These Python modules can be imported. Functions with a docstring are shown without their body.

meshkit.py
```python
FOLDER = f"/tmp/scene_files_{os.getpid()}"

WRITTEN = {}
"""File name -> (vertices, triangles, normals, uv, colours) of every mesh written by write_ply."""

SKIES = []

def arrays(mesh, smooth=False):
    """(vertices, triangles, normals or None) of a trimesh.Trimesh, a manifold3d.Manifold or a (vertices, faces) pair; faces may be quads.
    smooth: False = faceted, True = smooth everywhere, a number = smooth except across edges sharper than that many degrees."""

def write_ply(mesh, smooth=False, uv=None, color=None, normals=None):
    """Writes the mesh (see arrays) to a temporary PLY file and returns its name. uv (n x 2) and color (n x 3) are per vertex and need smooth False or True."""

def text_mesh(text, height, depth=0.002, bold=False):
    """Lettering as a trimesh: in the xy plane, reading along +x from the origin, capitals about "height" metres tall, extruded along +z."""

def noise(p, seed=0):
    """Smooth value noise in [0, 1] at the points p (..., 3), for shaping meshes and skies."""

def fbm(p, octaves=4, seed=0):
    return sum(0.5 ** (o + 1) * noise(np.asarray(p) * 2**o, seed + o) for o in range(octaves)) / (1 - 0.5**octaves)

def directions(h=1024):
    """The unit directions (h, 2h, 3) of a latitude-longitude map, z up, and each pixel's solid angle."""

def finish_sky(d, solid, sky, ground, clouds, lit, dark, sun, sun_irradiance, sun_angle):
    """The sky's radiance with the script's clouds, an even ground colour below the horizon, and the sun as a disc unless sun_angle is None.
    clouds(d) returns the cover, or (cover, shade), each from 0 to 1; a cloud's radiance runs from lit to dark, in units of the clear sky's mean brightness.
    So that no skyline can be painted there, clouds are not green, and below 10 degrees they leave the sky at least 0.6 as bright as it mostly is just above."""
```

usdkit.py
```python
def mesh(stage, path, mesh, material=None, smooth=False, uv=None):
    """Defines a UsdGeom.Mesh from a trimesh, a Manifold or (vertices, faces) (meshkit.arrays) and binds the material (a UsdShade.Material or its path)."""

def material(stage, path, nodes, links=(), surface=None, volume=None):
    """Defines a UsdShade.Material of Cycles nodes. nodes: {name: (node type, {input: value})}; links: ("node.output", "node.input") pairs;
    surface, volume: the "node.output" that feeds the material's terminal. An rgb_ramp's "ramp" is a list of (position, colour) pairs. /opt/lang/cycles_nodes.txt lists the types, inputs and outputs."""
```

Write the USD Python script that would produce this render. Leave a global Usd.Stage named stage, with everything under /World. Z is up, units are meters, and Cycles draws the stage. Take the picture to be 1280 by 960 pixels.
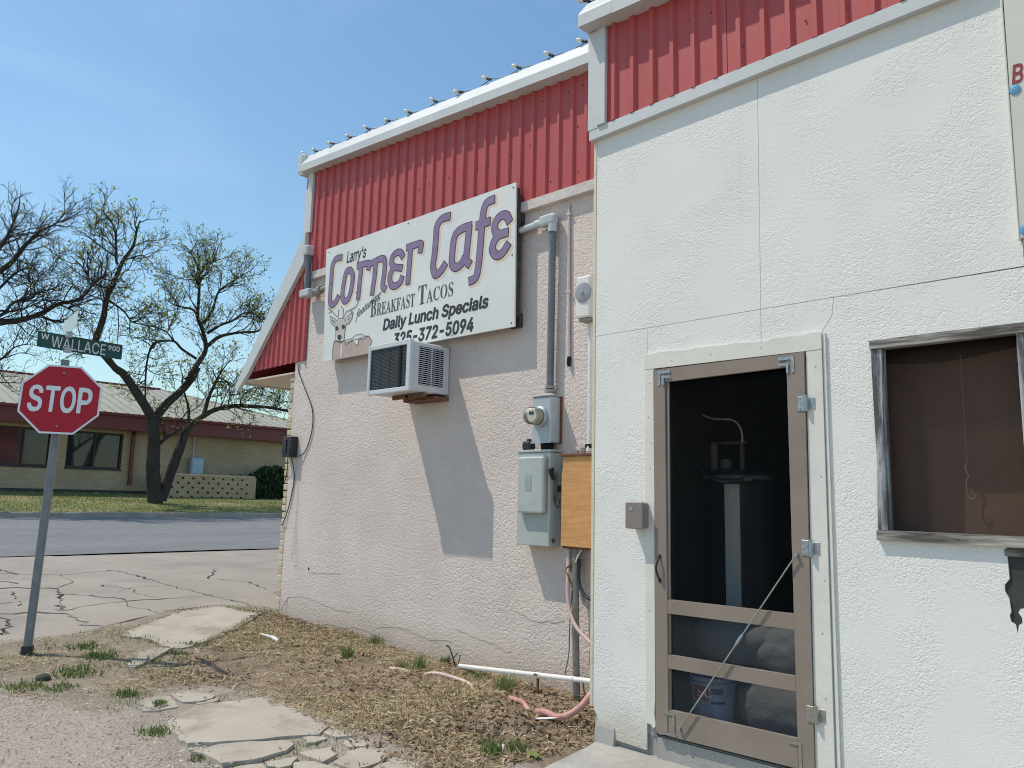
import math, random, zlib
import numpy as np, trimesh
from shapely.geometry import Polygon, LineString, Point, box as sbox
from shapely.ops import unary_union
from shapely import affinity, prepare, contains_xy
from pxr import Usd, UsdGeom, UsdLux, UsdShade, Gf, Sdf, Vt
import usdkit, meshkit

EXPOSURE, SKY, SUNI = 0.0, 0.135, 0.98      # camera stops, sky strength, sun intensity
AIR, AER, OZO = 1.5, 0.8, 2.0             # how blue and how hazy the sky is
stage = Usd.Stage.CreateInMemory()
UsdGeom.SetStageUpAxis(stage, UsdGeom.Tokens.z)
UsdGeom.SetStageMetersPerUnit(stage, 1.0)
UsdGeom.Xform.Define(stage, '/World')
UsdGeom.Scope.Define(stage, '/World/Looks')
random.seed(7)
rng = np.random.default_rng(7)

# ---------------------------------------------------------------- camera
# x runs along the cafe's side wall (street at -x), y into the wall, z up; the eye is at (0, 0, 1.40)
EYE = (0.0, 0.0, 1.40)
cam = UsdGeom.Camera.Define(stage, '/World/camera')
cam.CreateHorizontalApertureAttr(36.0)
cam.CreateVerticalApertureAttr(27.0)
cam.CreateFocalLengthAttr(36.0 * 986.14 / 1280.0)
cam.CreateClippingRangeAttr(Gf.Vec2f(0.05, 2000))
yaw, pitch, roll = math.radians(43.810), math.radians(8.367), math.radians(1.3165)
fwd = np.array([-math.sin(yaw) * math.cos(pitch), math.cos(yaw) * math.cos(pitch), math.sin(pitch)])
rt = np.array([math.cos(yaw), math.sin(yaw), 0.0])
upv = np.cross(rt, fwd)
r2 = rt * math.cos(roll) + upv * math.sin(roll)
u2 = upv * math.cos(roll) - rt * math.sin(roll)
UsdGeom.Xformable(cam).AddTransformOp().Set(Gf.Matrix4d(*[float(v) for row in ((*r2, 0), (*u2, 0), (*-fwd, 0), (*EYE, 1)) for v in row]))
cam.CreateExposureAttr(EXPOSURE)

# ---------------------------------------------------------------- sky and sun
SUN = np.array([-0.375, -0.295, 0.878]); SUN /= np.linalg.norm(SUN)
elev, azim = math.asin(SUN[2]), math.atan2(SUN[0], SUN[1])
dome = UsdLux.DomeLight.Define(stage, '/World/sky')
skym = usdkit.material(stage, '/World/Looks/sky_look', {
    'sky': ('sky_texture', {'sky_type': 'single_scattering', 'sun_disc': False, 'sun_elevation': elev, 'sun_rotation': azim, 'air_density': AIR, 'aerosol_density': AER, 'ozone_density': OZO, 'altitude': 500.0}),
    'tc': ('texture_coordinate', {}),
    'mp': ('mapping', {'scale': (1.0, 1.0, 3.2)}),
    'n': ('noise_texture', {'scale': 1.7, 'detail': 6.0, 'roughness': 0.55, 'distortion': 0.6}),
    'r': ('rgb_ramp', {'ramp': [(0.0, (0, 0, 0)), (0.46, (0, 0, 0)), (0.8, (0.12, 0.12, 0.12)), (1.0, (0.12, 0.12, 0.12))]}),
    'tint': ('mix', {'mix_type': 'multiply', 'fac': 1.0, 'color2': (.86, 1.03, 1.08)}),
    'm': ('mix', {'color2': (9.0, 9.4, 10.0)}),
    'b': ('background_shader', {'strength': SKY})},
    [('tc.generated', 'mp.vector'), ('mp.vector', 'n.vector'), ('n.fac', 'r.fac'), ('r.color', 'm.fac'), ('sky.color', 'tint.color1'), ('tint.color', 'm.color1'), ('m.color', 'b.color')], surface='b.background')
UsdShade.MaterialBindingAPI.Apply(dome.GetPrim()).Bind(skym)
dome.GetPrim().SetCustomDataByKey('kind', 'structure')
sun = UsdLux.DistantLight.Define(stage, '/World/sun')
sun.CreateIntensityAttr(SUNI)
sun.CreateNormalizeAttr(True)
sun.CreateAngleAttr(0.5)
sun.CreateColorAttr(Gf.Vec3f(1.0, 0.92, 0.79))
zz = SUN; xx = np.cross([0, 0, 1.0], zz); xx /= np.linalg.norm(xx); yy = np.cross(zz, xx)
UsdGeom.Xformable(sun).AddTransformOp().Set(Gf.Matrix4d(*[float(v) for row in ((*xx, 0), (*yy, 0), (*zz, 0), (0, 0, 30, 1)) for v in row]))

# ---------------------------------------------------------------- drawn outlines: sign lettering, limbs, slabs
GLYPHS = {'B': (105,[[[(4,104),(4,107),(62,107),(80,103),(91,94),(94,77),(90,70),(85,65),(73,59),(89,50),(98,38),(98,23),(96,17),(88,8),(65,0),(4,0),(4,4),(14,7),(18,16),(17,92),(12,102)],[(43,12),(46,7),(57,6),(63,8),(69,16),(72,27),(70,40),(67,47),(58,53),(43,54)],[(43,61),(56,61),(66,71),(66,92),(59,101),(47,102),(44,99)]]]),'R': (113,[[[(4,103),(4,107),(62,108),(75,105),(89,99),(97,89),(98,72),(95,65),(88,58),(76,51),(105,8),(113,3),(113,0),(80,0),(47,50),(43,49),(44,10),(48,5),(57,3),(57,0),(4,0),(4,3),(12,5),(15,8),(17,14),(18,93),(14,100)],[(43,56),(54,55),(61,57),(70,67),(71,87),(68,94),(61,100),(48,101),(44,98)]]]),'E': (105,[[[(3,0),(3,3),(13,6),(18,14),(17,93),(15,99),(4,104),(4,107),(94,107),(94,76),(91,76),(86,90),(76,98),(64,101),(49,102),(44,98),(44,59),(59,62),(65,70),(68,80),(71,81),(72,28),(68,28),(65,41),(59,49),(44,52),(44,11),(50,7),(76,10),(89,19),(98,33),(101,33),(95,0)]]]),'A': (104,[[[(-1,0),(-1,3),(3,5),(7,9),(12,19),(48,108),(52,110),(91,20),(97,8),(105,3),(105,0),(55,0),(55,3),(66,7),(65,17),(59,31),(24,30),(18,15),(18,8),(21,5),(29,3),(29,0)],[(28,39),(56,38),(42,72),(40,71)]]]),'K': (122,[[[(4,104),(4,107),(57,107),(57,104),(49,102),(44,97),(45,57),(76,88),(82,97),(79,102),(69,104),(69,107),(115,107),(115,104),(103,101),(88,91),(65,66),(111,9),(116,5),(123,3),(123,0),(67,0),(67,3),(76,4),(78,10),(47,49),(44,47),(44,11),(47,6),(57,3),(57,0),(4,0),(4,3),(12,5),(18,14),(17,94),(12,102)]]]),'F': (96,[[[(3,107),(93,107),(93,76),(90,76),(83,92),(73,99),(47,101),(43,96),(43,59),(58,62),(65,72),(67,80),(71,81),(71,28),(68,28),(64,41),(58,49),(50,52),(43,52),(44,10),(49,5),(60,3),(60,0),(4,0),(4,3),(14,7),(17,15),(18,92),(15,98),(12,101),(3,104)]]]),'S': (93,[[[(10,38),(14,38),(21,20),(31,9),(41,5),(51,5),(62,11),(65,17),(63,31),(56,37),(33,49),(17,62),(12,74),(12,86),(18,100),(28,108),(38,111),(50,112),(73,107),(76,111),(80,111),(80,77),(76,78),(70,91),(61,101),(50,106),(41,106),(34,103),(29,96),(28,91),(30,84),(37,77),(70,60),(81,49),(85,30),(79,13),(70,5),(58,0),(38,0),(18,4),(14,0),(10,0)]]]),'T': (101,[[[(3,107),(97,107),(96,75),(94,75),(91,85),(84,96),(74,101),(63,102),(63,12),(66,6),(77,3),(77,0),(22,0),(22,3),(32,6),(36,13),(36,102),(29,102),(17,97),(9,86),(6,76),(3,75)]]]),'C': (112,[[[(8,38),(6,61),(10,78),(19,93),(29,102),(54,111),(73,110),(90,105),(94,105),(100,111),(103,111),(103,75),(99,76),(94,86),(83,99),(72,105),(59,107),(47,101),(42,95),(35,73),(35,38),(43,17),(53,9),(71,7),(87,13),(102,25),(105,21),(89,6),(68,-1),(47,0),(32,6),(14,24)]]]),'O': (125,[[[(7,45),(7,65),(13,83),(29,101),(49,110),(70,111),(91,104),(109,87),(117,67),(117,43),(110,25),(95,9),(75,0),(54,0),(32,7),(16,22)],[(35,39),(39,23),(46,11),(51,7),(58,4),(67,4),(76,8),(82,15),(89,39),(89,70),(84,90),(73,103),(66,106),(57,106),(51,104),(43,97),(35,72)]]]),'f': (46,[[[(-29,-22),(-26,-13),(-18,-12),(-14,-17),(-16,-26),(-12,-27),(-7,-23),(-3,-15),(13,61),(13,64),(3,65),(4,71),(15,72),(24,94),(36,107),(46,112),(55,111),(62,108),(66,103),(64,92),(56,91),(52,94),(52,106),(47,105),(41,96),(35,72),(47,71),(47,68),(46,65),(33,64),(22,15),(9,-18),(2,-26),(-10,-32),(-22,-31)]]]),'e': (64,[[[(-2,23),(-1,33),(5,49),(20,66),(37,75),(52,72),(57,67),(58,55),(47,41),(18,29),(18,17),(26,10),(37,13),(46,23),(50,21),(45,12),(37,4),(25,0),(9,1),(0,10)],[(21,38),(30,40),(41,50),(46,60),(45,66),(42,69),(36,68),(31,63),(24,50)]]]),'a': (80,[[[(-4,27),(0,40),(8,54),(25,70),(35,74),(42,74),(51,68),(53,72),(69,72),(54,13),(55,11),(60,12),(67,20),(69,20),(70,18),(56,2),(50,0),(41,0),(37,5),(35,13),(20,0),(5,0),(-3,11)],[(16,13),(19,11),(28,13),(40,32),(46,53),(46,63),(43,67),(38,67),(31,61),(21,43),(16,27)]]]),'t': (44,[[[(-3,8),(9,62),(9,65),(3,66),(3,70),(17,79),(32,95),(37,95),(32,72),(43,71),(43,69),(42,66),(30,65),(29,63),(16,12),(21,12),(30,22),(33,20),(27,11),(14,0),(3,0),(0,1)]]]),'u': (85,[[[(0,6),(0,20),(10,58),(10,63),(3,66),(3,69),(34,74),(18,16),(19,11),(24,11),(34,20),(42,33),(56,72),(74,72),(60,13),(64,12),(72,21),(74,21),(75,19),(62,3),(54,0),(45,0),(40,8),(41,20),(24,3),(18,0),(7,0)]]]),'r': (62,[[[(-2,0),(11,56),(11,62),(4,65),(4,68),(35,73),(31,58),(32,55),(43,69),(50,73),(57,72),(61,65),(59,55),(55,52),(50,52),(42,57),(37,53),(24,28),(15,0)]]]),'i': (46,[[[(21,96),(23,106),(28,109),(36,108),(40,104),(40,94),(34,89),(24,91)]],[[(0,7),(0,13),(12,59),(10,64),(5,65),(5,69),(34,73),(20,12),(24,11),(33,21),(36,19),(35,17),(23,3),(15,0),(5,0)]]]),'n': (85,[[[(-2,0),(11,56),(11,63),(4,66),(4,69),(35,73),(30,53),(45,68),(54,73),(62,74),(70,70),(72,66),(71,53),(59,12),(62,10),(72,20),(75,19),(62,3),(54,0),(47,0),(42,2),(40,7),(42,23),(53,58),(49,63),(44,60),(33,47),(23,26),(15,0)]]]),'g': (71,[[[(-11,-19),(-9,-8),(5,0),(1,6),(0,12),(2,19),(12,27),(5,34),(2,41),(2,48),(6,58),(16,67),(30,72),(46,71),(57,66),(71,65),(70,59),(63,58),(61,45),(51,32),(34,25),(18,24),(16,21),(17,17),(41,8),(52,0),(56,-8),(52,-18),(42,-27),(25,-33),(10,-32),(-1,-29)],[(21,35),(23,31),(30,30),(37,36),(44,53),(43,62),(39,67),(32,66),(25,58),(21,47)],[(2,-19),(11,-26),(25,-27),(34,-23),(38,-15),(33,-8),(14,-1),(3,-9)]]])}
STROKES = {'Corner': [[(-7.011,3.94),(-7.13,3.941),(-7.188,3.876),(-7.194,3.743),(-7.202,3.587),(-7.195,3.475),(-7.147,3.434),(-7.075,3.467),(-7.037,3.521)],[(-6.845,3.766),(-6.917,3.758),(-6.955,3.633),(-6.967,3.504),(-6.924,3.443),(-6.858,3.453),(-6.812,3.543),(-6.793,3.691),(-6.845,3.766)],[(-6.646,3.782),(-6.663,3.625),(-6.677,3.424)],[(-6.726,3.782),(-6.607,3.785),(-6.51,3.769),(-6.527,3.706)],[(-6.399,3.755),(-6.412,3.6),(-6.44,3.427)],[(-6.476,3.765),(-6.318,3.784),(-6.252,3.748),(-6.248,3.633),(-6.265,3.491),(-6.21,3.446)],[(-5.952,3.724),(-6.003,3.785),(-6.082,3.791),(-6.135,3.745),(-6.11,3.663),(-5.96,3.619)],[(-6.104,3.652),(-6.152,3.574),(-6.132,3.483),(-6.059,3.455),(-5.982,3.482),(-5.955,3.537)],[(-5.843,3.817),(-5.854,3.639),(-5.866,3.437)],[(-5.911,3.812),(-5.797,3.813),(-5.688,3.805),(-5.701,3.718)]],'Cafe': [[(-5.279,3.986),(-5.395,3.985),(-5.463,3.932),(-5.471,3.817),(-5.485,3.645),(-5.499,3.55),(-5.461,3.461),(-5.385,3.48),(-5.319,3.544)],[(-4.984,3.826),(-5.115,3.824),(-5.207,3.778),(-5.234,3.632),(-5.232,3.518),(-5.179,3.475),(-5.106,3.493),(-5.063,3.55)],[(-5.016,3.829),(-5.034,3.646),(-5.042,3.518),(-4.987,3.461)],[(-4.699,4.002),(-4.792,3.994),(-4.834,3.935),(-4.854,3.792),(-4.865,3.611),(-4.886,3.409),(-4.916,3.329),(-5.0,3.311)],[(-4.931,3.809),(-4.748,3.813)],[(-4.509,3.743),(-4.553,3.816),(-4.62,3.828),(-4.679,3.788),(-4.689,3.717),(-4.638,3.666),(-4.524,3.662)],[(-4.632,3.66),(-4.691,3.619),(-4.713,3.542),(-4.656,3.481),(-4.584,3.493),(-4.515,3.563)]]}
DEER = {'body': [(-7.086,2.81),(-7.091,2.956),(-7.07,3.029),(-6.875,3.005),(-6.862,2.961),(-6.749,3.0),(-6.609,2.998),(-6.525,3.014),(-6.456,3.005),(-6.401,2.947),(-6.423,2.908),(-6.458,2.82)],'white': [(-6.875,3.011),(-6.75,3.016),(-6.683,3.044),(-6.578,3.041),(-6.498,3.0),(-6.548,2.985),(-6.627,3.001),(-6.635,2.939),(-6.673,2.938),(-6.731,2.993),(-6.855,2.987)],'head': [(-7.069,3.214),(-7.009,3.265),(-6.915,3.246),(-6.873,3.187),(-6.891,3.082),(-6.894,3.018),(-6.966,3.006),(-7.042,3.037),(-7.051,3.124)],'earL': [(-7.067,3.192),(-7.146,3.236),(-7.173,3.311),(-7.094,3.278),(-7.043,3.232)],'earR': [(-6.892,3.189),(-6.862,3.26),(-6.758,3.298),(-6.77,3.236),(-6.82,3.19)],'muzzle': [(-7.019,3.077),(-6.935,3.066),(-6.912,3.02),(-6.966,3.008),(-7.033,3.036)],'nose': [(-7.005,3.075),(-6.963,3.078),(-6.937,3.05),(-6.968,3.03),(-7.003,3.048)],'eyeL': [(-7.046,3.173),(-7.028,3.176),(-7.013,3.157),(-7.025,3.146),(-7.045,3.156)],'eyeR': [(-6.93,3.173),(-6.905,3.175),(-6.892,3.157),(-6.909,3.147),(-6.929,3.156)],'neckwhite': [(-6.944,2.971),(-6.917,2.978),(-6.917,2.872),(-6.947,2.811),(-6.946,2.896)],'antlers': [[(-7.049,3.293),(-7.15,3.368),(-7.231,3.414)],[(-7.025,3.284),(-7.019,3.37)],[(-6.917,3.263),(-6.885,3.317),(-6.709,3.344),(-6.654,3.42)],[(-6.796,3.331),(-6.774,3.279)],[(-6.723,3.507),(-6.663,3.422),(-6.715,3.42)],[(-7.15,3.368),(-7.206,3.354)],[(-6.935,3.26),(-6.935,3.357),(-6.984,3.398)]]}
TREE_A = [(0.32,0.22,[(11.08,1.01),(10.91,2.02),(10.85,3.02),(10.78,3.8)]),(0.2,0.14,[(10.78,3.77),(10.42,4.29),(10.09,4.71),(9.71,5.18),(9.4,5.37)]),(0.14,0.1,[(9.4,5.37),(9.07,5.7),(8.81,5.92),(8.71,6.12)]),(0.13,0.03,[(8.71,6.12),(8.89,6.97),(8.93,7.6),(9.13,8.31),(9.33,8.99),(9.6,9.57),(9.66,10.12),(9.74,10.49)]),(0.05,0.015,[(9.13,8.83),(8.98,9.93),(8.68,10.36),(8.5,10.54)]),(0.05,0.015,[(9.13,8.31),(8.9,7.98),(8.48,8.06),(8.03,8.56),(7.72,8.76)]),(0.04,0.012,[(9.11,9.05),(8.57,9.31),(8.03,9.62)]),(0.05,0.015,[(8.93,7.6),(9.48,7.31),(9.83,6.98),(10.49,6.98)]),(0.04,0.012,[(9.33,8.99),(9.9,9.3),(10.3,9.1)]),(0.18,0.12,[(10.8,3.83),(11.16,4.37),(11.54,4.78),(11.97,5.35),(12.15,5.75)]),(0.12,0.02,[(11.79,5.25),(12.13,5.91),(12.37,6.46),(12.2,7.12),(11.99,7.54),(11.97,8.17),(11.94,8.92),(11.85,9.31),(11.58,9.77),(11.27,10.04)]),(0.09,0.02,[(12.42,6.58),(12.86,7.0),(13.57,7.27),(14.32,7.46),(14.74,7.87)]),(0.07,0.02,[(12.38,7.04),(12.83,7.41),(13.29,7.67),(13.76,8.05),(14.53,8.14)]),(0.07,0.015,[(12.18,7.35),(12.49,7.87),(12.67,8.61),(13.18,9.14),(13.65,9.54)]),(0.06,0.015,[(11.99,7.54),(11.8,7.79),(11.18,7.82),(10.78,7.99)]),(0.06,0.03,[(12.06,6.07),(11.53,6.33),(11.23,6.56),(10.75,6.48),(10.5,6.28),(10.39,5.72),(10.4,5.02),(10.44,4.51)]),(0.04,0.012,[(11.23,6.56),(10.93,6.85),(10.49,6.99),(10.15,7.26)]),(0.04,0.012,[(11.91,8.91),(12.31,9.36),(12.43,10.15)]),(0.03,0.01,[(11.94,8.92),(11.54,8.83),(11.04,8.78)]),(0.24,0.14,[(11.24,1.13),(11.47,1.94),(11.71,2.77),(11.91,3.46),(12.05,3.73)]),(0.13,0.04,[(12.05,3.73),(12.4,4.02),(12.87,4.33),(13.48,4.53),(14.29,4.61),(15.02,4.63),(15.85,4.57),(16.45,4.45)]),(0.07,0.02,[(11.99,3.77),(11.92,4.34),(11.75,4.8),(11.63,5.26)]),(0.1,0.02,[(12.5,4.14),(12.62,4.74),(12.8,5.24),(12.94,5.59),(13.24,6.12)]),(0.09,0.05,[(11.0,2.98),(11.35,3.31),(11.74,3.6)]),(0.04,0.012,[(13.82,4.59),(13.91,4.99),(14.48,5.33),(15.24,5.14)]),(0.03,0.01,[(12.89,5.53),(13.53,5.33),(14.13,5.13)]),(0.04,0.012,[(12.79,5.35),(13.3,5.36),(13.79,5.03)])]
TREE_B = [(0.13,0.03,[(4.59,5.5),(5.71,6.02),(6.11,6.14),(6.67,6.44),(7.12,6.83),(7.69,7.1),(8.06,7.7),(8.36,8.03)]),(0.12,0.012,[(4.84,6.76),(5.56,7.49),(5.82,7.8),(6.13,8.42),(6.47,8.92),(6.8,9.21),(7.15,9.83)]),(0.08,0.01,[(4.99,7.17),(5.49,8.16),(5.68,8.7),(5.82,9.39),(5.83,9.79)]),(0.07,0.01,[(5.25,6.56),(5.61,7.01),(5.97,7.54),(6.37,7.78)]),(0.07,0.012,[(4.59,5.5),(5.69,6.21),(5.97,6.65),(6.46,6.9),(6.46,7.3),(6.72,7.76)]),(0.05,0.012,[(4.77,4.15),(5.81,4.96),(6.14,5.38),(6.57,5.55)]),(0.04,0.01,[(6.67,6.44),(7.09,6.27),(7.48,6.34)]),(0.04,0.01,[(7.12,6.83),(7.54,6.71),(8.03,6.44)]),(0.04,0.01,[(5.89,7.91),(6.14,7.87),(6.45,7.8)]),(0.04,0.01,[(5.67,6.35),(6.08,6.43),(6.68,6.84),(7.03,7.32)])]
SLABS = [[(-7.62,2.93),(-7.85,3.11),(-8.18,3.45),(-8.49,3.82),(-8.66,4.21),(-8.62,4.41),(-8.28,4.42),(-8.07,4.56),(-7.87,4.37),(-7.47,3.99),(-7.01,3.46),(-6.83,3.16),(-6.88,3.07),(-7.22,3.07),(-7.4,3.06)],[(-6.49,2.57),(-6.86,2.73),(-6.92,2.87),(-6.86,3.09),(-6.71,2.9),(-6.53,2.72),(-6.44,2.6)],[(-5.56,2.27),(-5.59,2.36),(-5.58,2.49),(-5.38,2.47),(-5.29,2.41),(-5.29,2.28),(-5.34,2.22),(-5.46,2.24)],[(-5.6,2.51),(-5.62,2.68),(-5.41,2.77),(-5.32,2.66),(-5.35,2.48)],[(-5.28,2.54),(-5.29,2.73),(-5.24,2.69),(-5.22,2.54)],[(-5.01,2.23),(-5.1,2.34),(-5.23,2.52),(-5.18,2.75),(-5.15,3.02),(-4.93,2.95),(-4.8,2.97),(-4.56,2.97),(-4.29,2.94),(-4.15,2.76),(-4.23,2.62),(-4.34,2.38),(-4.47,2.11),(-4.76,2.17)],[(-4.43,2.11),(-4.42,2.2),(-4.36,2.18),(-4.33,2.1)],[(-4.32,2.09),(-4.33,2.24),(-4.17,2.6),(-4.04,2.54),(-4.0,2.39),(-3.98,2.23),(-4.01,2.12),(-4.15,2.1)],[(-4.07,2.06),(-4.02,2.11),(-3.91,2.07),(-3.93,1.98)],[(-3.94,2.09),(-3.95,2.23),(-3.94,2.29),(-3.81,2.25),(-3.65,2.08),(-3.74,1.98)],[(-3.91,2.3),(-3.89,2.46),(-3.78,2.36),(-3.83,2.26)],[(-3.92,2.5),(-3.92,2.69),(-3.76,2.62),(-3.71,2.51),(-3.84,2.49)],[(-3.84,2.43),(-3.8,2.49),(-3.6,2.53),(-3.39,2.37),(-3.56,2.24)],[(-4.18,2.68),(-4.13,2.76),(-4.04,2.75),(-4.05,2.64)],[(-4.2,2.81),(-4.26,2.93),(-3.99,2.88),(-4.04,2.8)],[(-3.94,2.79),(-3.97,2.88),(-3.83,2.87),(-3.8,2.83),(-3.86,2.75)],[(-3.72,2.59),(-3.81,2.76),(-3.72,2.88),(-3.59,2.86),(-3.53,2.73),(-3.51,2.58),(-3.64,2.54)],[(-3.45,2.64),(-3.56,2.85),(-3.3,2.84),(-3.19,2.7),(-3.34,2.54)]]
TUFTS = [(-5.84, 4.13), (-6.21, 4.69), (-5.24, 4.25), (-5.16, 4.36), (-5.23, 4.71), (-4.7, 4.58), (-4.27, 4.47), (-3.21, 3.26), (-3.18, 3.41), (-6.51, 2.19), (-6.92, 2.51), (-7.36, 2.53), (-6.33, 1.82), (-5.75, 2.29), (-4.86, 2.11), (-5.38, 2.35), (-4.25, 2.1), (-6.97, 3.25), (-6.75, 3.02), (-6.18, 2.0)]
ROTS = [[0.4128, -0.8959, -0.1642], [0.9108, 0.4059, 0.0749], [-0.0005, -0.1805, 0.9836]]

# ---------------------------------------------------------------- helpers: prims
USED = {}
def numbered(parent, name):
    k = (str(parent), name)
    n = USED.get(k, -1) + 1
    USED[k] = n
    return f'{parent}/{name}' if n == 0 else f'{parent}/{name}_{n:03d}'

LOC = {}
def tag(prim, label=None, cat=None, group=None, kind=None):
    for k, v in (('label', label), ('category', cat), ('group', group), ('kind', kind)):
        if v:
            prim.SetCustomDataByKey(k, v)

def thing(name, label, cat, loc, group=None, kind=None):
    p = numbered('/World', name)
    x = UsdGeom.Xform.Define(stage, p)
    x.AddTranslateOp().Set(Gf.Vec3d(*map(float, loc)))
    tag(x.GetPrim(), label, cat, group, kind)
    LOC[p] = np.array(loc, float)
    return p

def cat_(ms):
    ms = [m for m in ms if m is not None]
    return trimesh.util.concatenate(ms) if len(ms) > 1 else ms[0]

ISLANDS = set()
def island_colours(prim, m, mat, path):
    """A random number per loose piece, for materials whose colour varies from piece to piece."""
    if str(mat.GetPath()) in ISLANDS:
        lab = trimesh.graph.connected_component_labels(m.edges, node_count=len(m.vertices))
        v = np.random.default_rng(zlib.crc32(path.encode())).random(int(lab.max()) + 1)[lab]
        UsdGeom.PrimvarsAPI(prim).CreatePrimvar('piece', Sdf.ValueTypeNames.FloatArray, 'vertex').Set(Vt.FloatArray.FromNumpy(v.astype(np.float32)))

def part(parent, name, m, mat, smooth=False, label=None, kind=None):
    """One Mesh prim under a thing or a part; the mesh is given in world coordinates."""
    if isinstance(m, list):
        m = cat_(m)
    p = numbered(parent, name)
    loc = LOC[parent]
    v, f, n = meshkit.arrays(m, smooth)
    mm = trimesh.Trimesh(v - loc, f, process=False)
    prim = usdkit.mesh(stage, p, mm, mat, smooth=smooth)
    island_colours(prim, mm, mat, p)
    LOC[p] = loc
    tag(prim.GetPrim(), label, None, None, kind)
    return p

def single(name, m, mat, label, cat, loc=None, group=None, kind=None, smooth=False):
    if isinstance(m, list):
        m = cat_(m)
    b = m.bounds
    loc = np.array(loc if loc is not None else [b[:, 0].mean(), b[:, 1].mean(), b[0, 2]], float)
    p = numbered('/World', name)
    mm = trimesh.Trimesh(m.vertices - loc, m.faces, process=False)
    prim = usdkit.mesh(stage, p, mm, mat, smooth=smooth)
    if not smooth: island_colours(prim, mm, mat, p)
    UsdGeom.Xformable(prim).AddTranslateOp().Set(Gf.Vec3d(*map(float, loc)))
    tag(prim.GetPrim(), label, cat, group, kind)
    LOC[p] = loc
    return p

# ---------------------------------------------------------------- helpers: shapes
def bx(x0, x1, y0, y1, z0, z1, c=0.0):
    x0, x1 = min(x0, x1), max(x0, x1); y0, y1 = min(y0, y1), max(y0, y1); z0, z1 = min(z0, z1), max(z0, z1)
    if c <= 0:
        m = trimesh.creation.box([x1 - x0, y1 - y0, z1 - z0])
        m.apply_translation([(x0 + x1) / 2, (y0 + y1) / 2, (z0 + z1) / 2])
        return m
    c = min(c, (x1 - x0) * .45, (y1 - y0) * .45, (z1 - z0) * .45)
    P = []
    for a in (0, 1):
        for b_ in (0, 1):
            for d in (0, 1):
                sx, sy, sz = (x0, x1)[a], (y0, y1)[b_], (z0, z1)[d]
                ix, iy, iz = (c, -c)[a], (c, -c)[b_], (c, -c)[d]
                P += [(sx, sy + iy, sz + iz), (sx + ix, sy, sz + iz), (sx + ix, sy + iy, sz)]
    return trimesh.convex.convex_hull(np.array(P))

def frame_of(t):
    t = t / (np.linalg.norm(t) + 1e-12)
    a = np.array([0, 0, 1.0]) if abs(t[2]) < 0.9 else np.array([1.0, 0, 0])
    u = np.cross(t, a); u /= np.linalg.norm(u)
    return u, np.cross(u, t)

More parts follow.
